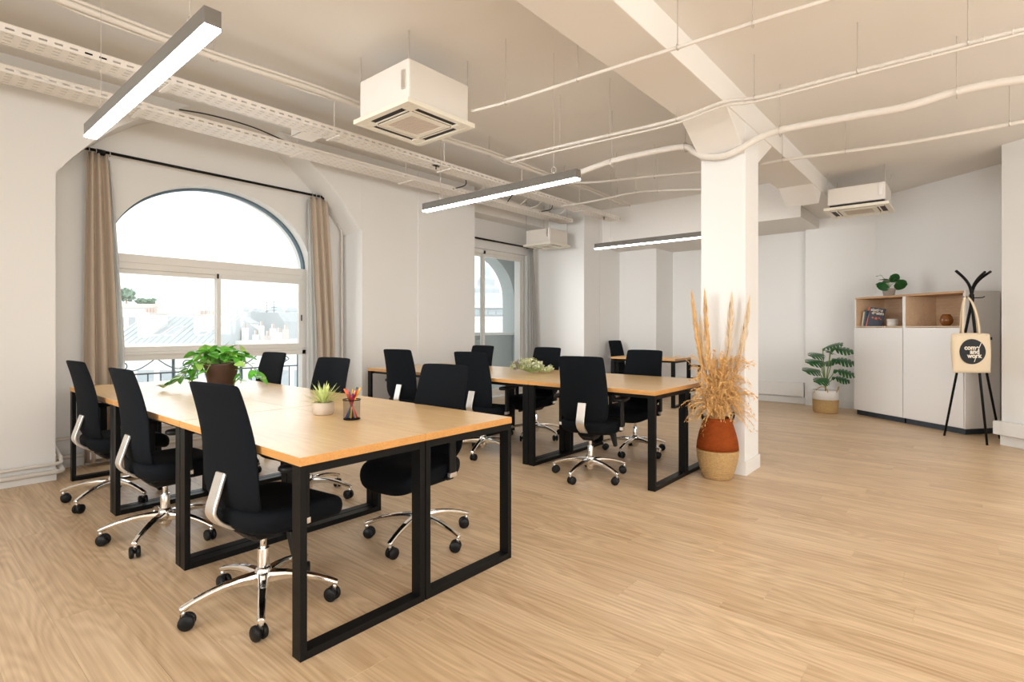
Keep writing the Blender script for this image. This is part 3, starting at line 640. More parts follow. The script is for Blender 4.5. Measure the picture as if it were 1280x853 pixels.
def pipe(name, pts, r, m, label, cat, clips=None, n=8, group=None, clipm=None):
    root = G().tube(pts, r, n).build(name, m, smooth=True); tag(root, label, cat, group)
    for c in clips or []:
        c = Vector(c); g = G(); g.tube([(c.x+.0, c.y, c.z-r*1.6), (c.x, c.y, CZ if c.z > 2 else c.z)], .003, 5); g.tube([(c.x+r*1.5*math.cos(a), c.y, c.z+r*1.5*math.sin(a)) for a in [2*PI*j/12 for j in range(12)]], .0035, 5, closed=True)
        g.build('pipe_clip', clipm or M['steelrod'], root)
    return root
# bundle of painted cables above the trays
rb = random.Random(4)
pts = [(x, 3.98+.015*math.sin(x*2.1), 3.10+.012*math.sin(x*3.3)) for x in [-.6+.35*i for i in range(24)]]
b = pipe('cable_bundle', pts, .022, M['pipe'], 'cream painted cable bundle hung parallel to the trays', 'cable', [pts[i] for i in range(2, 24, 4)])
G().tube([(x, y-.04, z+.012) for x, y, z in pts], .011, 6).build('thin_cable', M['pipe'], b, smooth=True)
G().tube([(x, y+.045, z+.02*math.sin(x*5)) for x, y, z in pts], .009, 6).build('thin_cable', M['pipe'], b, smooth=True)
# four conduit runs along y
def conduit(px, x, r, label, cl, z=None, extra=None):
    P = [ux(u, v, x) for u, v in px]
    Q = smooth_path(P, 5)
    if px[-1][0] > 1000: Q.append(Q[-1]+Vector((0, -2.2 if x < 4.5 else -1.0 if x < 5.6 else -.5, 0)))
    return pipe('ceiling_conduit', Q, r, M['pipe'], label, 'pipe', [ux(u, v, x) for u, v in cl], clipm=M['steelrod'])
conduit([(590, 139), (640, 126), (745, 92), (845, 60), (950, 26), (1040, -2), (1120, -32)], 2.93, .011, 'thin ceiling conduit closest to the camera, starting at the air conditioner', [(632, 128), (722, 99), (847, 59), (941, 30)])
cA = conduit([(630, 200), (700, 183), (762, 169), (846, 149), (903, 128), (950, 121), (1070, 90), (1180, 62), (1290, 34)], 3.95, .013, 'cable bundle tied along a wire, crossing before the pillar top', [(700, 183), (762, 169), (846, 149), (943, 123), (1072, 88), (1210, 53)])
G().tube(smooth_path([ux(u, v+5, 3.93) for u, v in [(640, 198), (700, 183), (762, 169), (846, 149), (903, 128), (950, 121), (1070, 90), (1180, 62), (1290, 34)]], 5), .008, 6).build('thin_cable', M['pipe'], cA, smooth=True)
for (u, v) in ((655, 198), (675, 193), (725, 181), (790, 165), (815, 158), (930, 126), (975, 116), (998, 110), (1022, 104), (1105, 83), (1130, 76), (1165, 68), (1230, 50), (1266, 41)):
    p = ux(u, v, 3.94); G().tube([(p.x+.022*math.cos(a), p.y, p.z+.022*math.sin(a)) for a in [2*PI*j/10 for j in range(10)]], .0022, 4, closed=True).build('cable_tie', M['pipe'], cA)
conduit([(700, 226), (760, 203), (830, 187), (858, 184), (868, 190), (882, 196), (905, 195), (925, 186), (950, 172), (975, 163), (1020, 154), (1075, 144), (1130, 134), (1190, 116), (1240, 105), (1290, 98)], 4.56, .028, 'thick white pipe dipping in front of the pillar top', [(765, 204), (857, 184), (975, 164), (1196, 115)])
conduit([(948, 206), (980, 200), (1060, 189), (1150, 176), (1290, 150)], 5.65, .016, 'thin white pipe running behind the pillar to the right', [(978, 200), (1057, 189), (1262, 154)])
conduit([(690, 228), (740, 228), (800, 222), (876, 215)], 5.70, .014, 'pair of thin pipes seen left of the pillar, upper one', [(770, 225), (818, 221)])
conduit([(700, 258), (740, 252), (800, 240), (876, 237)], 6.0, .011, 'thin lower pipe seen left of the pillar', [(795, 240), (822, 239)])
# cables drooping on the trays
for i, (P, lb) in enumerate((([(1.60, 4.95, 3.01), (1.85, 4.93, 3.03), (2.2, 4.94, 3.03), (2.55, 5.0, 3.0)], 'black cable bulging over the edge of the tray above the arched window'),)):
    o = G().tube(smooth_path(P, 6), .006, 6).build('loose_cable', M['cable'], smooth=True); tag(o, lb, 'cable')
jb = empty('junction_box', (2.55, 4.62, 2.97), label='perforated metal junction plate bridging both cable trays', cat='junction box')
g = G().box(-.10, .10, -.12, .12, 0, .003).box(-.10, -.097, -.12, .12, 0, .09); g.build('plate', M['tray'], jb)
G().box(-.06, .04, -.09, -.02, .004, .06).build('connector', M['satin'], jb, bevel=.004); G().box(.06, .09, -.03, .02, .004, .04).build('plug', M['blackp'], jb, bevel=.004)
cl = empty('cable_cluster', (0, 0, 0), label='tangle of painted cables looping between the trays above the far window', cat='cable')
for i in range(9):
    x = 4.5+i*.3; a = rb.uniform(-.1, .1); P = [(x, 4.5, 3.0), (x+.1+a, 4.62, 3.06+rb.random()*.07), (x+.25, 4.8, 3.02+a*.3), (x+.3+a, 5.02, 2.99)]
    G().tube(smooth_path(P, 5), .007, 6).build('cable', M['pipe'] if i % 3 else M['cable'], cl, smooth=True)
# pipes low on the left wall and beside the window
P = [(-3.5, 5.53, .075), (.93, 5.53, .075), (.955, 5.54, .078), (.96, 5.60, .085), (.96, 5.93, .10), (1.0, 5.95, .10), (3.5, 5.95, .10)]
pipe('heating_pipe', P, .019, M['pipe'], 'lower white heating pipe along the foot of the left wall', 'pipe')
P = [(-3.5, 5.54, .135), (.91, 5.54, .135), (.95, 5.55, .14), (.955, 5.60, .17), (.955, 5.93, .25), (1.0, 5.95, .26), (3.5, 5.95, .26)]
pipe('heating_pipe', P, .014, M['pipe'], 'upper thin heating pipe along the foot of the left wall', 'pipe')
pipe('heating_riser', smooth_path([uy(410, 252, 5.95), uy(418, 268, 5.95), uy(427, 290, 5.95)], 4)+[(3.735, 5.95, .3), (3.735, 5.95, .12)], .016, M['pipe'], 'vertical white pipe bent at the top, right of the arched window', 'pipe')
for i, (x, lb) in enumerate(((1.20, 'left beige socket box low under the arched window'), (1.36, 'right beige socket box low under the arched window'))):
    o = G().box(x, x+.11, 5.86, 5.93, .06, .13).build('socket_box', M['white'], bevel=.006); tag(o, lb, 'socket box')

# ================================================================ CABINETS with their contents
CO = Vector((7.985, 0.055, 0)); CA = math.atan2(E1.y, E1.x)      # local x along front (leftwards), local y out of the wall (towards room)
def cab_local(s, t, z=0.0): p = CO+E1*s+N1*t; return Vector((p.x, p.y, z))
def cabinet(s0, wd, label):
    root = empty('cabinet', cab_local(s0, 0), CA, label, 'cabinet', 'white cabinets with open niches')   # local: x=E1, y=-N1
    D = .48; t = .018; H = 1.64; nz0, nz1 = 1.225, 1.64
    g = G()
    g.box(0, t, -D, 0, .07, H-.025); g.box(wd-t, wd, -D, 0, .07, H-.025); g.box(t, wd-t, -D, -.002, .07, .07+t)
    g.build('carcass', M['cabinet'], root, bevel=.001)
    G().box(.002, wd-.002, -D, 0, H-.024, H).build('top_board', M['oakdark'], root)
    G().box(t, wd-t, -D+.005, -.003, nz0, nz0+.014).build('niche_shelf', M['niche'], root)
    G().box(t, wd-t, -D, -D+.005, .09, H-.026).build('back_panel', M['niche'], root)
    G().box(wd-t-.003, wd-t, -D+.005, -.004, nz0+.014, H-.026).build('niche_side', M['niche'], root); G().box(t, t+.003, -D+.005, -.004, nz0+.014, H-.026).build('niche_side', M['niche'], root)
    d = G().box(.004, wd-.004, 0.0, .018, .078, nz0-.006).build('door', M['cabinet'], root, bevel=.0015)
    G().box(wd/2-.012, wd/2+.012, .018, .020, nz0-.05, nz0-.044).build('door_pull', M['cabside'], d)
    G().box(.02, wd-.0, -D+.03, -.035, 0, .07).build('plinth', M['plinth'], root)
    return root
cabinet(0.0, .755, 'right tall white cabinet with open oak niche holding the amber vase')
cabinet(.757, .755, 'left tall white cabinet with open oak niche holding books')
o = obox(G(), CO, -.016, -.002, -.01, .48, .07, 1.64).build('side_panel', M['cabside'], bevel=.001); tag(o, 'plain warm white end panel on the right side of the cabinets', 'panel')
NZ = 1.225+.014+.001
# amber vase in the right niche
def put(g, name, m, p, label, cat, rz=0, **k):
    o = g.build(name, m, **k); o.location = p; o.rotation_euler = (0, 0, rz); return tag(o, label, cat)
p = cab_local(.34, .16, NZ)
put(G().lathe([(.003, 0), (.032, 0), (.046, .012), (.064, .045), (.066, .075), (.057, .112), (.040, .136), (.036, .140), (.032, .136), (.045, .10), (.052, .07), (.03, .02), (.003, .015)], 28), 'vase', M['amber'], p, 'round amber glass vase in the right niche', 'vase', smooth=True)
p = cab_local(1.03, .12, NZ)
put(G().lathe([(.003, 0), (.060, 0), (.063, .004), (.063, .095), (.058, .095), (.057, .01), (.003, .008)], 24), 'cup', M['porcelain'], p, 'white cylindrical cup in the left niche beside the books', 'cup', smooth=True)
# books leaning in left niche
def book(s, t, wd, dp, hh, lean, cover, spine, label, title=False):
    """spine faces the room unless title: the cover faces the room"""
    root = empty('book', cab_local(s, t, NZ), CA, label, 'book', 'books in the left niche')
    R = Matrix.Rotation(lean, 4, 'Y')
    G().box(0.002, wd-.002, -dp+.004, -.002, .003, hh-.003, T=R).build('pages', M['paper'], root)
    g = G(); g.box(0, .0025, -dp, 0, 0, hh, T=R); g.box(wd-.0025, wd, -dp, 0, 0, hh, T=R); g.build('cover', cover, root)
    G().box(0, wd, -.003, .001, 0, hh, T=R).build('spine', spine, root)
    return root
book(1.440, .06, .022, .17, .205, -.16, M['creambk'], M['creambk'], 'cream spined book, leftmost in the cabinet niche')
book(1.405, .06, .022, .17, .215, -.16, M['teal'], M['teal'], 'dark teal spined book between cream and orange books')
# big book shown cover on
bk = empty('book', cab_local(1.40, .07, NZ), math.radians(-78), 'large navy book with orange spine, cover reads sixties design', 'book', 'books in the left niche')
R = Matrix.Rotation(0.16, 4, 'Y')
# local x runs to the right in the photo, local y into the wall
G().box(0.002, .190, .003, .026, .002, .268, T=R).build('pages', M['paper'], bk)
G().box(0, .193, 0, .003, 0, .27, T=R).build('cover', M['navy'], bk); G().box(0, .193, .026, .029, 0, .27, T=R).build('back_cover', M['navy'], bk)
G().box(-.004, .010, -.0005, .0295, 0, .27, T=R).build('spine', M['orange'], bk)
def text_mesh(s, size, m, name, parent, M4, depth=0.0006, bold=0.0, align='LEFT'):
    c = bpy.data.curves.new(name, 'FONT'); c.body = s; c.size = size; c.extrude = depth; c.offset = bold; c.align_x = align
    t = bpy.data.objects.new(name, c); col.objects.link(t); dg = bpy.context.evaluated_depsgraph_get(); me = bpy.data.meshes.new_from_object(t.evaluated_get(dg)); bpy.data.objects.remove(t)
    me.materials.clear(); me.materials.append(m); me.transform(M4); o = bpy.data.objects.new(name, me); col.objects.link(o); o.parent = parent; return o
UP = Matrix.Rotation(PI/2, 4, 'X')
text_mesh('sixties', .056, M['printw'], 'title_lettering', bk, R @ Matrix.Translation((.022, -.001, .222)) @ UP, bold=.0016)
text_mesh('design', .056, M['printw'], 'title_lettering', bk, R @ Matrix.Translation((.040, -.001, .180)) @ UP, bold=.0016)
g = G()
for (x, z, r) in ((.06, .13, .012), (.10, .125, .016), (.135, .135, .010), (.155, .12, .007)): g.lathe([(.0005, 0), (r, 0), (r, .001), (.0005, .001)], 12, T=R @ Matrix.Translation((x, -.0002, z)) @ Matrix.Rotation(PI/2, 4, 'X'))
g.build('cover_dots', M['orange'], bk)

# ---------------------------------------------------------------- leaves
def leaf_grid(L, W, shape, droop=.3, fold=.12, nl=7, nw=4):
    """leaf from origin along +x, width along y"""
    rows = []
    for i in range(nl+1):
        t = i/nl; hw = W/2*shape(t); x = L*t; z = -droop*L*t*t
        rows.append([(x, hw*(-1+2*j/nw), z+fold*abs(-1+2*j/nw)*hw) for j in range(nw+1)])
    return G().grid(rows)
heart = lambda t: (math.sin(PI*min(1, t**0.62)))**0.75 if 0 < t < 1 else 0.02
oval = lambda t: math.sqrt(max(0.001, 1-(2*t-1)**2))
blade = lambda t: (1-t)**0.6*(0.6+1.2*t) if t < 1 else 0.0
def orient(dirv, roll=0.0):
    d = Vector(dirv).normalized(); q = d.to_track_quat('X', 'Z'); return (q.to_matrix() @ Matrix.Rotation(roll, 3, 'X')).to_euler()

# round-leaved plant on the cabinet
p = cab_local(1.14, .18, 1.641)
rt = empty('potted_plant', p, 0, 'small round leaved green plant in a concrete pot on the cabinet', 'plant')
G().lathe([(.003, 0), (.058, 0), (.062, .005), (.078, .105), (.072, .105), (.06, .09), (.003, .09)], 20).build('pot', M['concrete'], rt, smooth=True, bevel=.003)
G().lathe([(.003, .093), (.07, .092)], 16).build('soil', M['soil'], rt)
me = leaf_grid(.16, .145, oval, .12, .05, 8, 6).mesh('leaf', M['pleaf'], True, fix=False)
vr = Vector((SY, -CY, 0)); vf = Vector((CY, SY, 0))   # screen right, depth
for (a, b, dpt, sz, tilt) in ((-.24, .30, -.02, .75, -.1), (-.17, .20, -.06, 1.0, .1), (-.10, .22, .02, .85, .2), (.02, .30, -.02, 1.05, 1.2), (-.09, .07, -.10, 1.15, .9), (.12, .10, -.10, 1.25, .8), (.18, .22, .0, .9, -.4), (.24, .14, -.04, .7, -1.0), (-.26, .12, .0, .6, -1.0), (.05, .18, .10, .9, .5)):
    tip = vr*a*.75+vf*dpt; st = Vector((0, 0, .09)); end = tip*.75+Vector((0, 0, .10+b*.6))
    G().tube(bez(st, st+Vector((0, 0, .08)), end+Vector((0, 0, .05)), end, 7), .0022, 5).build('stem', M['stem'], rt, smooth=True)
    d = vr*a+vf*(dpt-.05)+Vector((0, 0, .1*tilt)); link_mesh('leaf', me, rt, end-d.normalized()*.05, orient(d, 0) if tilt < .7 else (orient((vr*(.4 if a > 0 else -.4)+Vector((0, 0, .6))), 0) if False else orient(vr*(1 if a > 0 else -1)+Vector((0, 0, .15)), -1.1)), (sz*.85,)*3)

# monstera in a basket
MP = Vector((8.86, 1.60, 0))
ms = empty('potted_plant', MP, 0, 'tall split leaf plant in a woven basket left of the cabinets', 'plant')
G().lathe([(.003, 0), (.150, 0), (.160, .02), (.168, .19)], 28).build('basket_lower', M['rope'], ms, smooth=True)
G().lathe([(.168, .19), (.170, .31), (.172, .32), (.160, .32), (.155, .28), (.003, .28)], 28).build('basket_upper', M['white'], ms, smooth=True)
G().lathe([(.003, .285), (.155, .285)], 20).build('soil', M['soil'], ms)
for s_ in (-1, 1): G().tube(bez(vr*(s_*.06)-vf*.165+Vector((0, 0, .3)), vr*(s_*.09)-vf*.18+Vector((0, 0, .42)), vr*(s_*.15)-vf*.1+Vector((0, 0, .40)), vr*(s_*.17)+Vector((0, 0, .28)), 8), .006, 6).build('basket_handle', M['rope'], ms, smooth=True)
def monstera_leaf(L, W):
    g = G(); n = 6
    for side in (-1, 1):
        for i in range(n):
            t0 = i/n; t1 = (i+.58)/n
            def hw(t): return W/2*math.sin(PI*min(1, (t*.92+.05)))**.7
            def pt(t, q):
                o = q*hw(t); return (L*t+q*.10*L*(1 if t > .1 else -.5), side*o, -.28*L*t*t-.35*o*o/L-0.02*q)
            g.add([pt(t0, .0), pt(t1+.42/n, .0), pt(t1+.40/n, .30), pt(t1, 1), pt(t0, 1), pt(t0, .30)], [(0, 1, 2, 5), (5, 2, 3, 4)])
    return g.mesh('leaf', M['mleaf'], False, fix=False)
mm = monstera_leaf(.36, .36)
for (a, b, dpt, sz, ddx, ddz) in ((-.02, .68, .05, .95, .5, .35), (.10, .68, -.05, 1.0, .9, .1), (-.12, .60, -.05, .9, -1, .1), (.17, .52, -.02, 1.05, 1, .05), (-.16, .50, -.06, 1.0, -1, .1), (-.20, .36, -.02, 1.0, -1, .15), (.15, .36, -.08, .95, 1, .0), (-.08, .24, -.12, .85, -.9, .0), (.14, .25, -.05, .8, 1, .0), (.03, .45, .14, .9, .3, .2), (-.05, .63, -.15, .8, -.3, .2)):
    end = vr*a*.5+vf*dpt+Vector((0, 0, .27+b*.95)); G().tube(bez((0, 0, .28), (0, 0, .5), end-Vector((0, 0, .1)), end, 7), .006, 6).build('stem', M['stem'], ms, smooth=True)
    link_mesh('leaf', mm, ms, end, orient(vr*ddx*.8-vf*.45+Vector((0, 0, ddz)), .45 if ddx > 0 else -.45), (sz*.72,)*3)

# ================================================================ COAT STAND AND TOTE BAG
CS = Vector((7.66, -.005, 0))
cs = empty('coat_stand', CS, 0, 'black metal tripod coat stand in front of the cabinet side', 'coat stand')
neck = Vector((0, 0, 1.54))
legs = [(Vector((7.79, .23, 0))-CS, ud(1238, 340, 5.88)-CS), (uz(1234, 557, 0)-CS, ud(1195, 343, 5.80)-CS), (uz(1250, 549, 0)-CS, ud(1231, 338, 5.92)-CS)]
# keep the arms' tips near the stand
for ft, tip in legs:
    dxy = Vector((tip.x, tip.y, 0)); tip = Vector((0, 0, 1.83))+vr*(dxy.dot(vr))+vf*max(-.12, min(.12, dxy.dot(vf)))
    path = [ft, ft*.5+neck*.5, neck*.94+ft*.03]+bez(neck, neck+Vector((0, 0, .13)), Vector((tip.x*.25, tip.y*.25, 1.73)), tip, 8)
    G().tube(path, [.011, .012, .014]+[.014]*9, 8).build('rod', M['black'], cs, smooth=True)
G().lathe([(.003, 1.50), (.022, 1.50), (.022, 1.58), (.003, 1.58)], 12).build('clamp', M['black'], cs, bevel=.002)
for a in (0.3, 2.5, 4.5):
    d = Vector((math.cos(a), math.sin(a), 0)); G().tube([neck+d*.01, neck+d*.09+Vector((0, 0, 0)), neck+d*.11+Vector((0, 0, .012))], .005, 6).build('peg', M['black'], cs, smooth=True)
bag = empty('tote_bag', (7.44, .005, 0), 0, 'cream cotton tote bag with black round print hanging on the coat stand', 'bag')
# local frame: x depth, width along screen right
BX = Matrix(((vr.x, vf.x, 0, 0), (vr.y, vf.y, 0, 0), (0, 0, 1, 0), (0, 0, 0, 1))) @ Matrix.Rotation(-.04, 4, 'Z')
zt, zb_ = 1.155, .745; rows = []
for i in range(13):
    t = i/12; z = zt+(zb_-zt)*t; row = []
    hw = .192+.006*math.sin(t*3); th = .012+.03*math.sin(PI*min(1, t*1.05))**.8
    for j in range(24):
        a = 2*PI*j/24; c_, s_ = math.cos(a), math.sin(a)
        row.append((hw*math.copysign(abs(c_)**.5, c_)+.012*t, th*math.copysign(abs(s_)**.8, s_)+.004*math.sin(5*c_+t*4), z+.008*math.cos(2*c_)*(1-t)))
    rows.append(row)
g = G(); g.grid(rows, closed_u=True, T=BX); g.f.append(tuple(12*24+q for q in range(24))); g.mi.append(0); g.f.append(tuple(range(24))); g.mi.append(0)
g.build('bag_body', M['canvas'], bag, smooth=True)
def strap(side, yoff):
    top = Vector((0, .05, 1.555)); rows = []
    for p in bez((side*-.085, yoff, 1.14), (side*-.075, yoff, 1.35), (-.06*side, .03, 1.50), top, 8)+bez(top, (.06*side, .03, 1.50), (side*.075, yoff, 1.35), (side*.085, yoff, 1.14), 8)[1:]:
        rows.append([(p.x-.013, p.y, p.z), (p.x+.013, p.y+.004, p.z)])
    g = G(); g.grid(rows, T=BX); return g.build('strap', M['canvas'], bag, solid=.003, smooth=True)
strap(1, -.012); strap(1.05, .014)
g = G(); rows = []
def front_y(x, z): # surface of the bag front
    t = (zt-z)/(zt-zb_); th = .012+.03*math.sin(PI*min(1, t*1.05))**.8; c_ = max(-1, min(1, math.copysign((abs(x-.012*t)/.195)**2, x))); s_ = math.sqrt(max(0, 1-c_*c_)); return -(th*s_**.8)-.0025
NR = 28; cx_, cz_, cr = -.012, .968, .132; vs = []; fs = []
for i, rr in enumerate((0, .35, .7, 1)):
    for j in range(NR): a = 2*PI*j/NR; x = cx_+cr*rr*math.cos(a); z = cz_+cr*rr*math.sin(a); vs.append((x, front_y(x, z)-.003, z))
for i in range(3):
    for j in range(NR): fs.append((i*NR+j, i*NR+(j+1) % NR, (i+1)*NR+(j+1) % NR, (i+1)*NR+j))
g.add(vs, fs, BX); g.build('round_print', M['print'], bag, smooth=True)
yy = front_y(cx_, cz_)-.012
for s_, x, z in (('come', -.105, .990), ('and', -.048, .948), ('work', -.075, .905)):
    text_mesh(s_, .066, M['printw'], 'lettering', bag, BX @ Matrix.Translation((x, yy, z)) @ UP, depth=.0008, bold=.0022)
for (x0, z0, x1, z1) in ((.030, .985, .062, 1.06), (-.008, .862, .012, .925)):
    g = G(); g.extr([(x0, yy, z0), (x0+.007, yy, z0), (x1+.007, yy, z1), (x1, yy, z1)], (0, .001, 0), T=BX); g.build('slash_mark', M['printw'], bag)
g = G(); g.box(.196, .206, -.02, .0, 1.09, 1.12, T=BX); g.build('bag_label', M['print'], bag)

# ================================================================ FLOOR VASE WITH DRIED GRASS
VP = Vector((4.435, 1.575, 0))
vs_ = empty('floor_vase', VP, 0, 'tall woven vase, terracotta above and natural below, before the pillar', 'vase')
G().lathe([(.003, 0), (.105, 0), (.115, .008), (.140, .08), (.158, .16), (.163, .215), (.1635, .235)], 40).build('woven_lower_body', M['rope'], vs_, smooth=True)
G().lathe([(.1635, .235), (.158, .29), (.143, .36), (.122, .43), (.108, .475), (.106, .488), (.098, .488), (.10, .45), (.003, .43)], 40).build('dyed_upper_body', M['terracotta'], vs_, smooth=True)
for s_ in (-1, 1):
    c = vr*s_; b0 = c*.108+Vector((0, 0, .455)); G().tube(bez(b0-vf*.03, b0-vf*.03+c*.04+Vector((0, 0, .09)), b0+vf*.03+c*.02+Vector((0, 0, .10)), b0+vf*.03, 8), .0075, 7).build('handle', M['blackp'], vs_, smooth=True)
def plume(a, top, base_a, wid, L, seed, label, m):
    """tall feathery pampas plume; a = lateral offset at the tip"""
    rnd = random.Random(seed); root = empty('pampas_plume', VP, 0, label, 'dried grass', 'tall pampas plumes')
    tip = vr*a+vf*rnd.uniform(-.05, .05)+Vector((0, 0, top)); st = vr*base_a*.3+Vector((0, 0, .44)); ax_ = bez(st, st+Vector((0, 0, .35))+vr*base_a, tip-Vector((0, 0, .35))-vr*(a-base_a)*.3, tip, 30)
    G().tube(ax_[:-3], .0022, 5).build('stalk', M['stalk'], root, smooth=True)
    g = G(); n0 = int(30*(1-L/ (top-.4)))
    for k_ in range(520):
        t = rnd.random(); i = n0+(30-n0)*t; i0 = min(29, int(i)); p = ax_[i0].lerp(ax_[min(30, i0+1)], i-i0)
        d = (ax_[min(30, i0+1)]-ax_[i0]).normalized(); q = Vector((rnd.gauss(0, 1), rnd.gauss(0, 1), rnd.gauss(0, .3))); q = (q-d*q.dot(d)).normalized()
        env = 1.35*wid*math.sin(PI*min(1, (t*.9+.08)))**.7; ln = .05+.05*rnd.random()
        e1 = p+q*env*rnd.uniform(.4, 1)+d*ln; mid = (p+e1)*.5+q*env*.25; sd = q.cross(d).normalized()*.0020
        g.add([p-sd, p+sd, mid+sd, mid-sd, e1], [(0, 1, 2, 3), (3, 2, 4)])
    o = g.build('plume', m, root); o['kind'] = 'stuff'
plume(-.215, 1.455, -.09, .022, .62, 1, 'leftmost thin pampas plume rising from the woven vase', M['pampas'])
plume(-.085, 1.480, -.045, .026, .75, 2, 'tallest upright pampas plume, second from the left', M['pampas'])
plume(-.125, 1.25, -.06, .030, .45, 6, 'short pale plume between the two left pampas plumes', M['pampas2'])
plume(.105, 1.455, .05, .034, .70, 3, 'broad pale pampas plume, third from the left', M['pampas2'])
plume(.245, 1.415, .10, .028, .62, 4, 'rightmost pampas plume leaning to the right', M['pampas2'])
# airy bushy grass
rnd = random.Random(21); g = G()
for i in range(300):
    a = rnd.uniform(0, 2*PI); sp = abs(rnd.gauss(0, .5))**.8*.24+.02; hh = rnd.uniform(.62, 1.06)
    if rnd.random() < .3: hh = rnd.uniform(.45, .75); sp = rnd.uniform(.12, .27)
    st = Vector((rnd.uniform(-.05, .05), rnd.uniform(-.05, .05), .44)); d = vr*math.cos(a)*sp*1.08+vf*(math.sin(a)*sp*.42-.05)
    tip = d+Vector((0, 0, hh)); P = bez(st, st+Vector((0, 0, .22))+d*.15, tip+Vector((0, 0, .05))-d*.1, tip+d*.12-Vector((0, 0, rnd.uniform(0, .10))), 9)
    g.tube(P[:8], .0016, 3, caps=False)
    for k_ in range(52):
        j = rnd.uniform(3.5, 9); j0 = min(8, int(j)); p = P[j0].lerp(P[j0+1], j-j0); dd = (P[j0+1]-P[j0]).normalized()
        q = Vector((rnd.gauss(0, 1), rnd.gauss(0, 1), rnd.gauss(0, .6))).normalized(); ln = rnd.uniform(.012, .034); e1 = p+(q*.8+dd*.6-Vector((0, 0, .25))).normalized()*ln
        sd = q.cross(dd); sd = sd.normalized()*rnd.uniform(.0018, .0034) if sd.length > 1e-4 else Vector((.002, 0, 0)); mid = (p+e1)*.5
        g.add([p, mid+sd, e1, mid-sd], [(0, 1, 2, 3)])
o = g.build('dried_grass_bunch', M['pampas']); o.location = VP; tag(o, 'bushy bunch of golden dried grass filling the woven vase', 'dried grass', kind='stuff')
g = G()   # sprig arching out to the right
for s0 in range(6):
    e_ = vr*(.22+.035*rnd.random())+vf*rnd.uniform(-.1, .05)+Vector((0, 0, rnd.uniform(.62, .86))); P = bez((0, 0, .45), vr*.06+Vector((0, 0, .75)), e_-vr*.05+Vector((0, 0, .1)), e_-Vector((0, 0, .08)), 12); g.tube(P, .0012, 3, caps=False)
    for k_ in range(60):
        j = rnd.uniform(6, 12); j0 = min(11, int(j)); p = P[j0].lerp(P[j0+1], j-j0); e1 = p+Vector((rnd.uniform(-.012, .012), rnd.uniform(-.012, .012), -rnd.uniform(.01, .03))); sd = Vector((.0022, .001, 0)); mid = (p+e1)*.5
        g.add([p, mid+sd, e1, mid-sd], [(0, 1, 2, 3)])
o = g.build('grass_sprig', M['pampas']); o.location = VP; tag(o, 'loose seed sprigs arching out right of the dried grass', 'dried grass', kind='stuff')

# ================================================================ THINGS ON THE DESKS
ZD = DH+.0005
# spiky succulent
p = uz(408, 519, DH); p = Vector((p.x+.0, p.y+.03, ZD))
su = empty('potted_plant', p, 0, 'small spiky pale succulent in a round beige pot on the near bench', 'plant')
G().lathe([(.003, 0), (.046, 0), (.052, .006), (.058, .03), (.056, .062), (.052, .068), (.047, .066), (.048, .055), (.003, .055)], 28).build('pot', M['stone'], su, smooth=True)
G().lathe([(.003, .060), (.048, .059)], 16).build('soil', M['soil'], su)
me = leaf_grid(.135, .017, blade, .05, .3, 5, 2).mesh('leaf', M['agave'], True, fix=False)
rnd = random.Random(5)
for i in range(46):
    a = i*2.39996; el = math.radians(8+78*(1-(i/46)))+rnd.uniform(-.1, .1); el = math.radians(85)-(math.radians(78))*((i/46)**.9)
    link_mesh('leaf', me, su, (.004*math.cos(a), .004*math.sin(a), .058), orient((math.cos(a)*math.cos(el), math.sin(a)*math.cos(el), math.sin(el))), (rnd.uniform(.7, 1.0),)*3)
# pen cup
p = uz(442.5, 525, DH); p = Vector((p.x, p.y+.02, ZD)); PC = p
mesh_mat = bpy.data.materials.new('black_wire_mesh'); mesh_mat.use_nodes = True; nt = mesh_mat.node_tree; b = nt.nodes['Principled BSDF']; b.inputs['Base Color'].default_value = (.02, .015, .015, 1); b.inputs['Metallic'].default_value = .5
tcn = nt.nodes.new('ShaderNodeTexCoord'); vo = nt.nodes.new('ShaderNodeTexChecker'); vo.inputs['Scale'].default_value = 520; nt.links.new(tcn.outputs['Object'], vo.inputs['Vector']); ma = nt.nodes.new('ShaderNodeMath'); ma.operation = 'MULTIPLY'; ma.inputs[1].default_value = .28; mb_ = nt.nodes.new('ShaderNodeMath'); mb_.operation = 'ADD'; mb_.inputs[1].default_value = .14
nt.links.new(vo.outputs['Fac'], ma.inputs[0]); nt.links.new(ma.outputs[0], mb_.inputs[0]); nt.links.new(mb_.outputs[0], b.inputs['Alpha'])
cup = empty('pen_cup', PC, 0, 'black wire mesh pen cup on the near bench beside the succulent', 'pen cup')
G().lathe([(.041, .004), (.043, .10)], 32).build('mesh_wall', mesh_mat, cup, smooth=True)
for z, r in ((.102, .044), (.004, .041)): G().tube([(r*math.cos(a), r*math.sin(a), z) for a in [2*PI*j/28 for j in range(28)]], .0026, 6, closed=True).build('rim', M['black'], cup, smooth=True)
G().lathe([(.003, .001), (.041, .001), (.041, .004), (.003, .004)], 24).build('base', M['black'], cup)
pens = [('orange', (.80, .16, .03), -.034, .062, -.01, .172), ('pink', (.75, .16, .20), -.028, .056, .02, .165), ('dark green', (.005, .10, .06), -.022, -.032, .03, .150), ('red', (.55, .02, .01), .030, -.02, -.02, .168), ('yellow', (.80, .42, .03), -.002, .01, .03, .165), ('bright yellow', (.85, .50, .04), .042, -.02, .0, .178), ('teal', (.0, .14, .12), .022, -.03, .02, .178), ('white', (.75, .72, .68), .018, -.01, .0, .160), ('blue', (.01, .05, .18), .010, .02, -.015, .145), ('crimson', (.45, .015, .02), .005, -.03, -.03, .140), ('purple', (.25, .08, .40), .036, -.015, .01, .175), ('brown', (.25, .05, .015), -.012, .02, -.03, .142)]
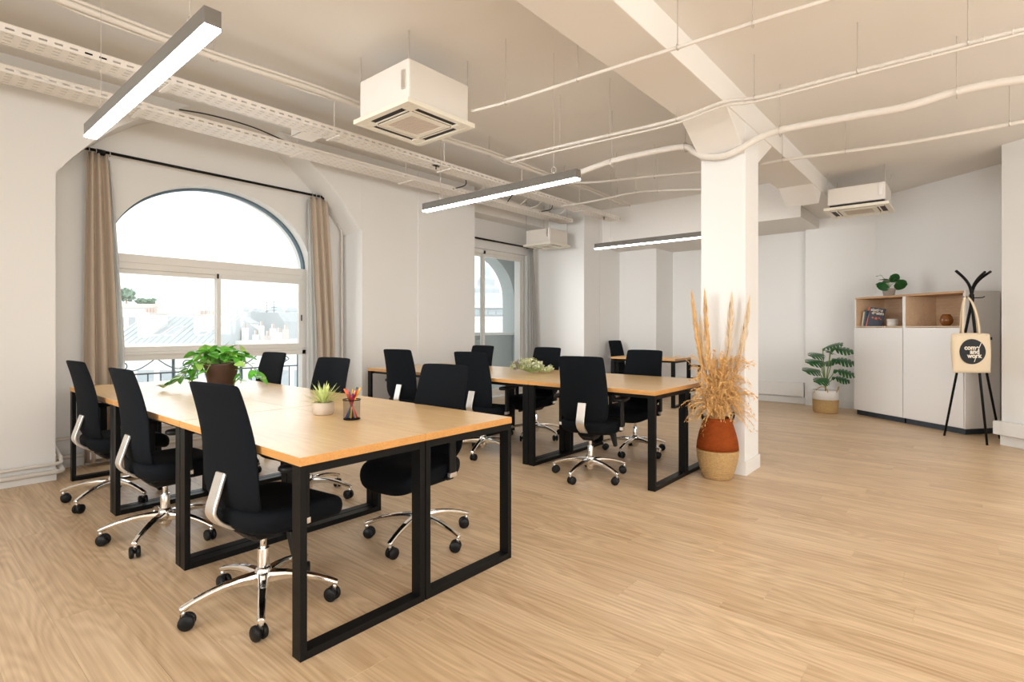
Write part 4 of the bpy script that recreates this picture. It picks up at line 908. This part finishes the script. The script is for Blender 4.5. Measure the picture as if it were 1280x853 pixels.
for (nm, c_, top, bot, dep, ln) in pens:
    mm_ = mat(nm.replace(' ', '_')+'_pen', c_, .35, noise=.03); tp = vr*top*1.05+vf*dep*.9+Vector((0, 0, ln*.92)); bt = vr*max(-.03, min(.03, -top*.8))+vf*max(-.025, min(.025, -dep*.7))+Vector((0, 0, .008))
    d = (tp-bt).normalized(); root = empty('pen', PC, 0, nm+' coloured pen standing in the black mesh cup', 'pen', 'pens in the mesh cup')
    G().tube([bt, bt+d*.004, bt+(tp-bt)*.72], [.002, .0042, .0046], 8).build('barrel', mm_, root, smooth=True); G().cyl(bt+(tp-bt)*.72, tp, .0054, 8, .0050).build('cap', mm_, root, smooth=True)
# trailing pothos
p = uz(272, 486, DH); PP = Vector((p.x+.02, p.y-.02, ZD))
po = empty('potted_plant', PP, 0, 'trailing green pothos in a dark brown pot on the near bench', 'plant')
G().lathe([(.003, 0), (.085, 0), (.088, .004), (.122, .185), (.128, .20), (.120, .20), (.112, .17), (.003, .17)], 32).build('pot', M['brownpot'], po, smooth=True)
G().lathe([(.003, .176), (.113, .175)], 20).build('soil', M['soil'], po)
lm = [leaf_grid(.105, .085, heart, .25, .15, 8, 4).mesh('leaf', M[q], True, fix=False) for q in ('leaf', 'leaf2')]
rnd = random.Random(12)
def vine(pts, n, s0=.4, big=1.0):
    P = smooth_path(pts, 6); G().tube(P, .003, 5).build('vine', M['stem'], po, smooth=True)
    for i in range(n):
        t = s0+(1-s0)*(i+.5)/n; j = t*(len(P)-1); j0 = min(len(P)-2, int(j)); q = P[j0]; d = (P[j0+1]-P[j0]).normalized()
        sd = Vector((rnd.gauss(0, 1), rnd.gauss(0, 1), rnd.uniform(-.4, .6))).normalized(); dr = (d*.5+sd).normalized(); dr.z = max(-.55, dr.z)
        z_ok = q+dr*.1
        if z_ok.z < .02: dr.z = abs(dr.z)*.3+.05
        link_mesh('leaf', lm[0 if rnd.random() < .72 else 1], po, q, orient(dr, rnd.uniform(-.5, .5)), (big*rnd.uniform(.62, .98),)*3)
S_ = lambda a, dpt, z: vr*a+vf*dpt+Vector((0, 0, z))
for i in range(40):
    a = rnd.uniform(-.20, .16); e_ = rnd.uniform(-.12, .12); vine([S_(a*.2, e_*.2, .17), S_(a*.6, e_*.7, .25+rnd.random()*.05), S_(a, e_, .22+rnd.random()*.07)], 4, .4)
vine([S_(-.05, -.06, .18), S_(-.14, -.12, .22), S_(-.20, -.14, .13), S_(-.27, -.16, .06), S_(-.33, -.20, .045)], 12, .2)
vine([S_(-.06, -.02, .18), S_(-.16, -.04, .21), S_(-.24, -.06, .12), S_(-.27, -.10, .05)], 6, .3)
vine([S_(-.04, -.08, .18), S_(-.10, -.13, .20), S_(-.13, -.14, .13), S_(-.15, -.18, .06)], 7, .2)
vine([S_(.05, -.04, .18), S_(.13, -.06, .21), S_(.19, -.08, .12), S_(.20, -.10, .05)], 6, .25)
vine([S_(.04, .0, .18), S_(.14, .02, .22), S_(.24, .02, .16), S_(.28, .0, .10), S_(.33, -.02, .07)], 8, .3, .9)
vine([S_(.0, -.08, .18), S_(.0, -.14, .21), S_(-.03, -.17, .12)], 4, .3, 1.1)
# flowers lying on the second bench
p0 = uz(660, 467, DH)
fl = empty('flower_bunch', (p0.x, p0.y, ZD), 0, 'bunch of pale yellow green blossoms lying on the second bench', 'flowers')
rnd = random.Random(33); gs = [G(), G(), G(), G()]; gst = G()
for i in range(110):
    a = rnd.uniform(-.17, .15); dp_ = rnd.uniform(-.10, .10); top = max(.03, (.175-abs(a)*.45)*rnd.uniform(.4, 1)); c0 = S_(a, dp_, top)
    if i % 6 == 0: a = rnd.uniform(.12, .25); c0 = S_(a, rnd.uniform(-.05, .04), rnd.uniform(.02, .07))
    gst.tube([S_(.02, 0, .01), c0*.6+Vector((0, 0, .02)), c0], .0015, 4)
    w_ = rnd.choice((0, 0, 1, 1, 1, 2)) if a > -.08 or a < -.14 else rnd.choice((0, 3, 3, 2))
    for k_ in range(22):
        q = Vector((rnd.gauss(0, 1), rnd.gauss(0, 1), rnd.gauss(0, 1))).normalized(); ln = rnd.uniform(.016, .034); b0 = c0+q*.006; e1 = c0+q*ln; e1.z = max(.003, e1.z); b0.z = max(.003, b0.z); sd = q.orthogonal().normalized()*.0045; mid = (b0+e1)*.5; mid.z += .003
        gs[w_].add([b0, mid+sd, e1, mid-sd], [(0, 1, 2, 3)])
for gq, mn, nm in zip(gs, ('flower', 'flower2', 'flowerg', 'flowerp'), ('blossoms', 'pale_petals', 'sprigs', 'mauve_petals')):
    if gq.v: o = gq.build(nm, M[mn], fl); o['kind'] = 'stuff'
gst.build('stems', M['flowerg'], fl)['kind'] = 'stuff'

# ================================================================ OUTSIDE
struct(G().box(-150, 900, 20, 1200, -24, -23), 'ground', M['street'])
# balcony railing outside window 1
rl = empty('balcony_railing', (0, 0, 0), label='blue grey wrought iron balcony railing outside the arched window', cat='railing')
RY = 6.55
tag(G().box(XL-.5, XR+.5, 6.3, 6.72, -.12, .118).build('balcony_slab', M['render']), 'pale stone balcony slab outside the arched window', 'balcony')
G().box(XL-.4, XR+.4, RY-.012, RY+.012, .895, .925).build('top_rail', M['iron'], rl); G().box(XL-.4, XR+.4, RY-.008, RY+.008, .73, .745).build('middle_rail', M['iron'], rl); G().box(XL-.4, XR+.4, RY-.008, RY+.008, .12, .14).build('bottom_rail', M['iron'], rl)
for i in range(24):
    x = XL-.35+i*.118; r = .012 if i % 6 == 3 else .005; G().box(x-r, x+r, RY-r, RY+r, .12, .93 if i % 6 == 3 else .74).build('baluster', M['iron'], rl)
for x0, s_ in ((1.55, 1), (2.25, -1), (2.62, 1), (3.35, -1)):
    P = [(x0+s_*(.055-.055*(1-j/18)*math.cos(j*.55)*1.0)+0, RY, .82+.05*(1-j/22)*math.sin(j*.55)) for j in range(15, -1, -1)]; P += [(x0+s_*.12, RY, .775), (x0+s_*.22, RY, .80), (x0+s_*.33, RY, .88)]
    G().tube(smooth_path(P, 3), .006, 6).build('scroll', M['iron'], rl, smooth=True)
# masonry arch and parapet outside window 2
g = G(); xa0, xa1 = 5.9, 7.60; ya, yb = 6.75, 7.05; xm = 6.95; aw = 1.05
xcr = ux(642, 400, 1).x
def a2(x): return 1.75+.87*math.sqrt(max(0, 1-((x-xm)/aw)**2))
for i in range(24):
    x0 = xm-aw*math.cos(PI*i/24); x1 = xm-aw*math.cos(PI*(i+1)/24); g.hexa([(x0,ya,a2(x0)),(x1,ya,a2(x1)),(x1,yb,a2(x1)),(x0,yb,a2(x0)),(x0,ya,3.6),(x1,ya,3.6),(x1,yb,3.6),(x0,yb,3.6)])
g.box(xm+aw, 10.2, ya, yb, -.2, 3.6); g.box(4.6, xm-aw, ya, yb, -.2, 3.6); o = g.build('outer_arch', M['masonry']); tag(o, 'grey stone arch outside the far window', 'arch')
o = G().box(xm-aw, xm+aw, ya+.05, yb, -.2, 1.08).build('parapet', M['masonry'], bevel=.01); tag(o, 'low grey stone parapet under the outer arch', 'parapet')
o = G().box(xm-aw, xm+aw, ya+.0, yb+.05, 1.08, 1.13).build('parapet_coping', M['render'], bevel=.005); tag(o, 'pale coping slab on top of the stone parapet', 'coping')
# a zinc roof seen through window 1
def facing(u, d, rot=0.0):     # base point on ground level z=0 at depth d
    p = ud(u, Y0, d); return Vector((p.x, p.y, 0))
yawr = YAW-PI/2                                  # local x = screen right, local y = depth
def sx(px, d): return px*d/F_PX
def building(u0, u1, d, z0, z1, dp, label, m='render', wins=None, roof=None, group=None, name='building'):
    """box with real depth; local x right, y away"""
    p = facing((u0+u1)/2, d); hw = sx(u1-u0, d)/2; root = empty(name, p, yawr, label, 'building', group)
    G().box(-hw, hw, 0, dp, z0, z1).build('wall', M[m], root)
    if roof:
        h, ins = roof; g = G(); g.hexa([(-hw-.1,-.2,z1),(hw+.1,-.2,z1),(hw+.1,dp+.2,z1),(-hw-.1,dp+.2,z1),(-hw+ins,ins*1.0,z1+h),(hw-ins,ins,z1+h),(hw-ins,dp-ins,z1+h),(-hw+ins,dp-ins,z1+h)]); g.build('roof', M['zinc'], root)
    if wins:
        nx, nz, ww, wh = wins
        for i in range(nx):
            for j in range(nz):
                x = -hw+2*hw*(i+.5)/nx; z = z0+(z1-z0)*(j+.5)/nz if z1-z0 < 12 else z1-2-3*j
                G().box(x-ww/2, x+ww/2, -.04, .02, z-wh/2, z+wh/2).build('window', M['wgl'], root)
    return root
def zz(v, d): return EYE+(Y0-v)/F_PX*d
# main zinc roof
D = 48.0; u0, u1 = 120, 262
rf = empty('zinc_roof_house', facing(205, D), yawr, 'pale zinc roofed house with three skylights outside the arched window', 'building')
hx = sx(75, D); ztop = zz(396, D+4); zbot = zz(430, D); g = G()
xl, xr = -sx(75, D), sx(60, D)
g.extr([(xl, 0, zbot), (xl, 5, ztop), (xl, 12, zbot), (xl, 12, zbot-.5), (xl, 0, zbot-.5)], (xr-xl, 0, 0)); g.build('roof', M['zinc'], rf)
G().box(xl+.2, xr-.2, .3, 11.7, -23, zbot-.5).build('wall', M['render'], rf); G().box(xl-.1, xr+.2, -.3, .1, zbot-.35, zbot+.02).build('gutter', M['render'], rf)
sl = (ztop-zbot)/5
for i in range(16):
    x = xl+(xr-xl)*(i+.5)/16; g = G(); g.hexa([(x-.03,0,zbot+.0),(x+.03,0,zbot+.0),(x+.03,5,ztop),(x-.03,5,ztop),(x-.03,0,zbot+.07),(x+.03,0,zbot+.07),(x+.03,5,ztop+.07),(x-.03,5,ztop+.07)]); g.build('roof_seam', M['zinc'], rf)
for u in (183, 199, 240):
    x = sx(u-205, D); g = G(); y0_, y1_ = 1.3, 2.9
    g.hexa([(x-.42,y0_,zbot+sl*y0_),(x+.42,y0_,zbot+sl*y0_),(x+.62,y1_,zbot+sl*y1_),(x-.22,y1_,zbot+sl*y1_),(x-.42,y0_,zbot+sl*y0_+.14),(x+.42,y0_,zbot+sl*y0_+.14),(x+.62,y1_,zbot+sl*y1_+.14),(x-.22,y1_,zbot+sl*y1_+.14)]); f = g.build('skylight', M['render'], rf)
    g = G(); e = .10; g.hexa([(x-.42+e,y0_+e,zbot+sl*(y0_+e)+.14),(x+.42-e,y0_+e,zbot+sl*(y0_+e)+.14),(x+.6-e,y1_-e,zbot+sl*(y1_-e)+.14),(x-.2+e,y1_-e,zbot+sl*(y1_-e)+.14)]+[(x-.42+e,y0_+e,zbot+sl*(y0_+e)+.16),(x+.42-e,y0_+e,zbot+sl*(y0_+e)+.16),(x+.6-e,y1_-e,zbot+sl*(y1_-e)+.16),(x-.2+e,y1_-e,zbot+sl*(y1_-e)+.16)]); g.build('skylight_glass', M['wgl'], f)
for (ua, ub, va, vb, y_) in ((162, 178, 392, 415, 1.0), (227, 246, 394, 411, 1.8)):
    xa, xb = sx(ua-205, D), sx(ub-205, D); c = G().box(xa, xb, y_, y_+2.6, zz(vb, D)-1, zz(va, D)).build('chimney', M['render'], rf); G().box(xa-.08, xb+.08, y_-.08, y_+2.7, zz(va, D), zz(va, D)+.12).build('chimney_cap', M['brick'], c)
    for i in range(4): G().cyl((xa+(xb-xa)*(i+.5)/4, y_+1, zz(va, D)+.1), (xa+(xb-xa)*(i+.5)/4, y_+1, zz(va, D)+.5), .12, 8).build('chimney_pot', M['potclay'], c)
# terrace building with trees, behind on the left
tb = building(130, 200, 75, -23, zz(385, 75), 10, 'tall pale house with planted roof terrace, leftmost outside the arched window', wins=(5, 2, .9, 1.4))
G().box(sx(-35, 75), sx(32, 75), -.2, 0, zz(385, 75), zz(380, 75)).build('terrace_parapet', M['brick'], tb)
G().box(sx(26, 75), sx(34, 75), .5, 2.5, zz(385, 75), zz(376, 75)).build('chimney', M['render'], tb)
def bush(u, v, d, r, label, seed, sq=.8):
    rn = random.Random(seed); g = G(); p = ud(u, v, d)
    for i in range(260):
        q = Vector((rn.gauss(0, 1), rn.gauss(0, 1), rn.gauss(0, 1))).normalized()*r*rn.uniform(.5, 1); q.z *= sq; s_ = r*.22; n1 = Vector((rn.gauss(0, 1), rn.gauss(0, 1), rn.gauss(0, 1))).normalized()*s_; n2 = n1.orthogonal().normalized()*s_
        g.add([q+n1, q+n2, q-n1, q-n2], [(0, 1, 2, 3)])
    root = empty('rooftop_tree', p, 0, label, 'tree', 'greenery on the roof terrace'); o = g.build('foliage', M['tree'], root); o['kind'] = 'stuff'
    G().cyl((0, 0, -r*1.3), (0, 0, 0), r*.08, 6).build('trunk', M['stalk'], root)
bush(158, 369, 77, 1.2, 'green tree on the roof terrace, the larger left one', 1); bush(177, 377, 77, .8, 'low green bush on the roof terrace, middle', 2, .6); bush(190, 377, 77, .75, 'low green bush on the roof terrace, rightmost', 3, .6)
# right pane: tight roofs, gable, antennas, chimneys
building(270, 300, 60, -23, zz(404, 60), 4.5, 'narrow pale rendered house just right of the window mullion', wins=(2, 2, .7, 1.2), roof=(1.0, 1.2))
gb = empty('gable_house', facing(335, 66), yawr, 'grey gabled house with antennas outside the right window pane', 'building')
g = G(); a_, b_ = sx(-22, 66), sx(26, 66); g.extr([(a_, 0, zz(424, 66)), (b_, 0, zz(424, 66)), (b_*.75, 0, zz(402, 66)), (b_*.45, 0, zz(391, 66)), (a_, 0, zz(391, 66))], (0, 9, 0)); g.build('gable', M['slate'], gb); G().box(a_, b_, 0, 9, -23, zz(424, 66)).build('wall', M['render'], gb)
for u, vt in ((329, 377), (338, 376)):
    x = sx(u-335, 66); g = G(); g.cyl((x, 1, zz(395, 66)), (x, 1, zz(vt, 66)), .035, 5)
    for q in range(4): g.cyl((x-.5+.08*q, 1, zz(vt, 66)-.1-.35*q), (x+.5-.08*q, 1, zz(vt, 66)-.1-.35*q), .02, 4)
    g.build('antenna', M['iron'], gb)
building(364, 388, 80, -23, zz(396, 80), 8, 'pale house with dormer at the right edge of the right window pane', wins=(2, 1, 1.0, 1.5), roof=(1.0, .8))
building(284, 360, 52, -23, zz(426, 52), 6, 'low white roof terrace block below the antennas', wins=(6, 2, .6, 1.0))
ORD = 'first second third fourth fifth sixth seventh eighth ninth tenth eleventh twelfth thirteenth fourteenth fifteenth sixteenth seventeenth eighteenth'.split()
rn = random.Random(8)
for i in range(10):
    u = 288+i*7.4+rn.uniform(-1, 1); d = 53.0+3*(i % 2); h_ = rn.uniform(407, 421); p = facing(u, d); w_ = rn.uniform(.12, .19); p.z = 0; zb0 = zz(426, 52)
    root = empty('chimney_stack', p, yawr, None, None); g = G().box(-w_, w_, 0, .8, zb0, zz(h_, d)); g.build('stack', M['brick' if i % 3 == 0 else 'render'], root)
    for q in range(2): G().cyl((-w_+2*w_*(q+.5)/2, .4, zz(h_, d)), (-w_+2*w_*(q+.5)/2, .4, zz(h_, d)+.45), .07, 6).build('chimney_pot', M['potclay' if q % 2 else 'render'], root)
    tag(root, ORD[i]+' small rooftop chimney from the left, outside the right window pane', 'chimney', 'chimneys on the roofs')
# far skyline
for i in range(18):
    u = 200+i*10.6; d = 240+(i*37 % 60); v = rn.uniform(386, 394) if i > 2 else 396
    building(u-rn.uniform(3, 4.2), u+rn.uniform(3, 4.2), d, -23, zz(v, d), 12, ORD[i]+' pale hazy block from the left in the distant skyline', 'haze', None, (2.0, 1.2) if i % 2 else None, 'distant skyline blocks')
building(150, 272, 140, -23, zz(402, 140), 15, 'wide pale block between the near roofs and the skyline, left', 'haze', (16, 2, 2, 2.2)); building(284, 392, 120, -23, zz(402, 120), 15, 'wide pale block between the near roofs and the skyline, right', 'haze', (14, 2, 1.6, 2.0))
# facade seen through the lower panes, across the street
building(140, 392, 30, -23, zz(436, 30), 5, 'white facade across the street seen through the balcony railing', 'render', (9, 3, .9, 1.6))
# roofs seen through window 2
lw = empty('mansard_building', facing(630, 55), yawr, 'long building with banded zinc roof and ornate lantern outside the far window', 'building')
a_, b_ = sx(-60, 55), sx(60, 55)
g = G(); g.extr([(a_, 0, zz(382, 55)), (a_, 3, zz(366, 58)), (a_, 12, zz(366, 58)), (a_, 12, zz(382, 55))], (b_-a_, 0, 0)); g.build('roof', M['zinc'], lw)
for i, (va, vb, dy, mn) in enumerate(((382, 385, -.3, 'render'), (385, 396, .1, 'slate'), (396, 399, -.25, 'render'), (399, 428, .2, 'render'))): G().box(a_, b_, dy, 6, zz(vb, 55), zz(va, 55)).build('band', M[mn], lw)
for i in range(12): x = a_+(b_-a_)*(i+.5)/12; G().box(x-.35, x+.35, .0, .15, zz(394, 55), zz(387, 55)).build('window', M['wgl'], lw)
G().box(a_, b_, .3, 6, -23, zz(428, 55)).build('wall', M['render'], lw)
ln_ = G().lathe([(1.6, zz(366, 58)), (1.5, zz(366, 58)+.5), (1.0, zz(366, 58)+.9), (1.0, zz(366, 58)+1.6), (.6, zz(366, 58)+2.0), (.5, zz(366, 58)+2.9), (.1, zz(366, 58)+3.3), (.05, zz(366, 58)+4.4)], 12).build('roof_lantern', M['zinc'], lw); ln_.location = (sx(-24, 58), 5, 0)
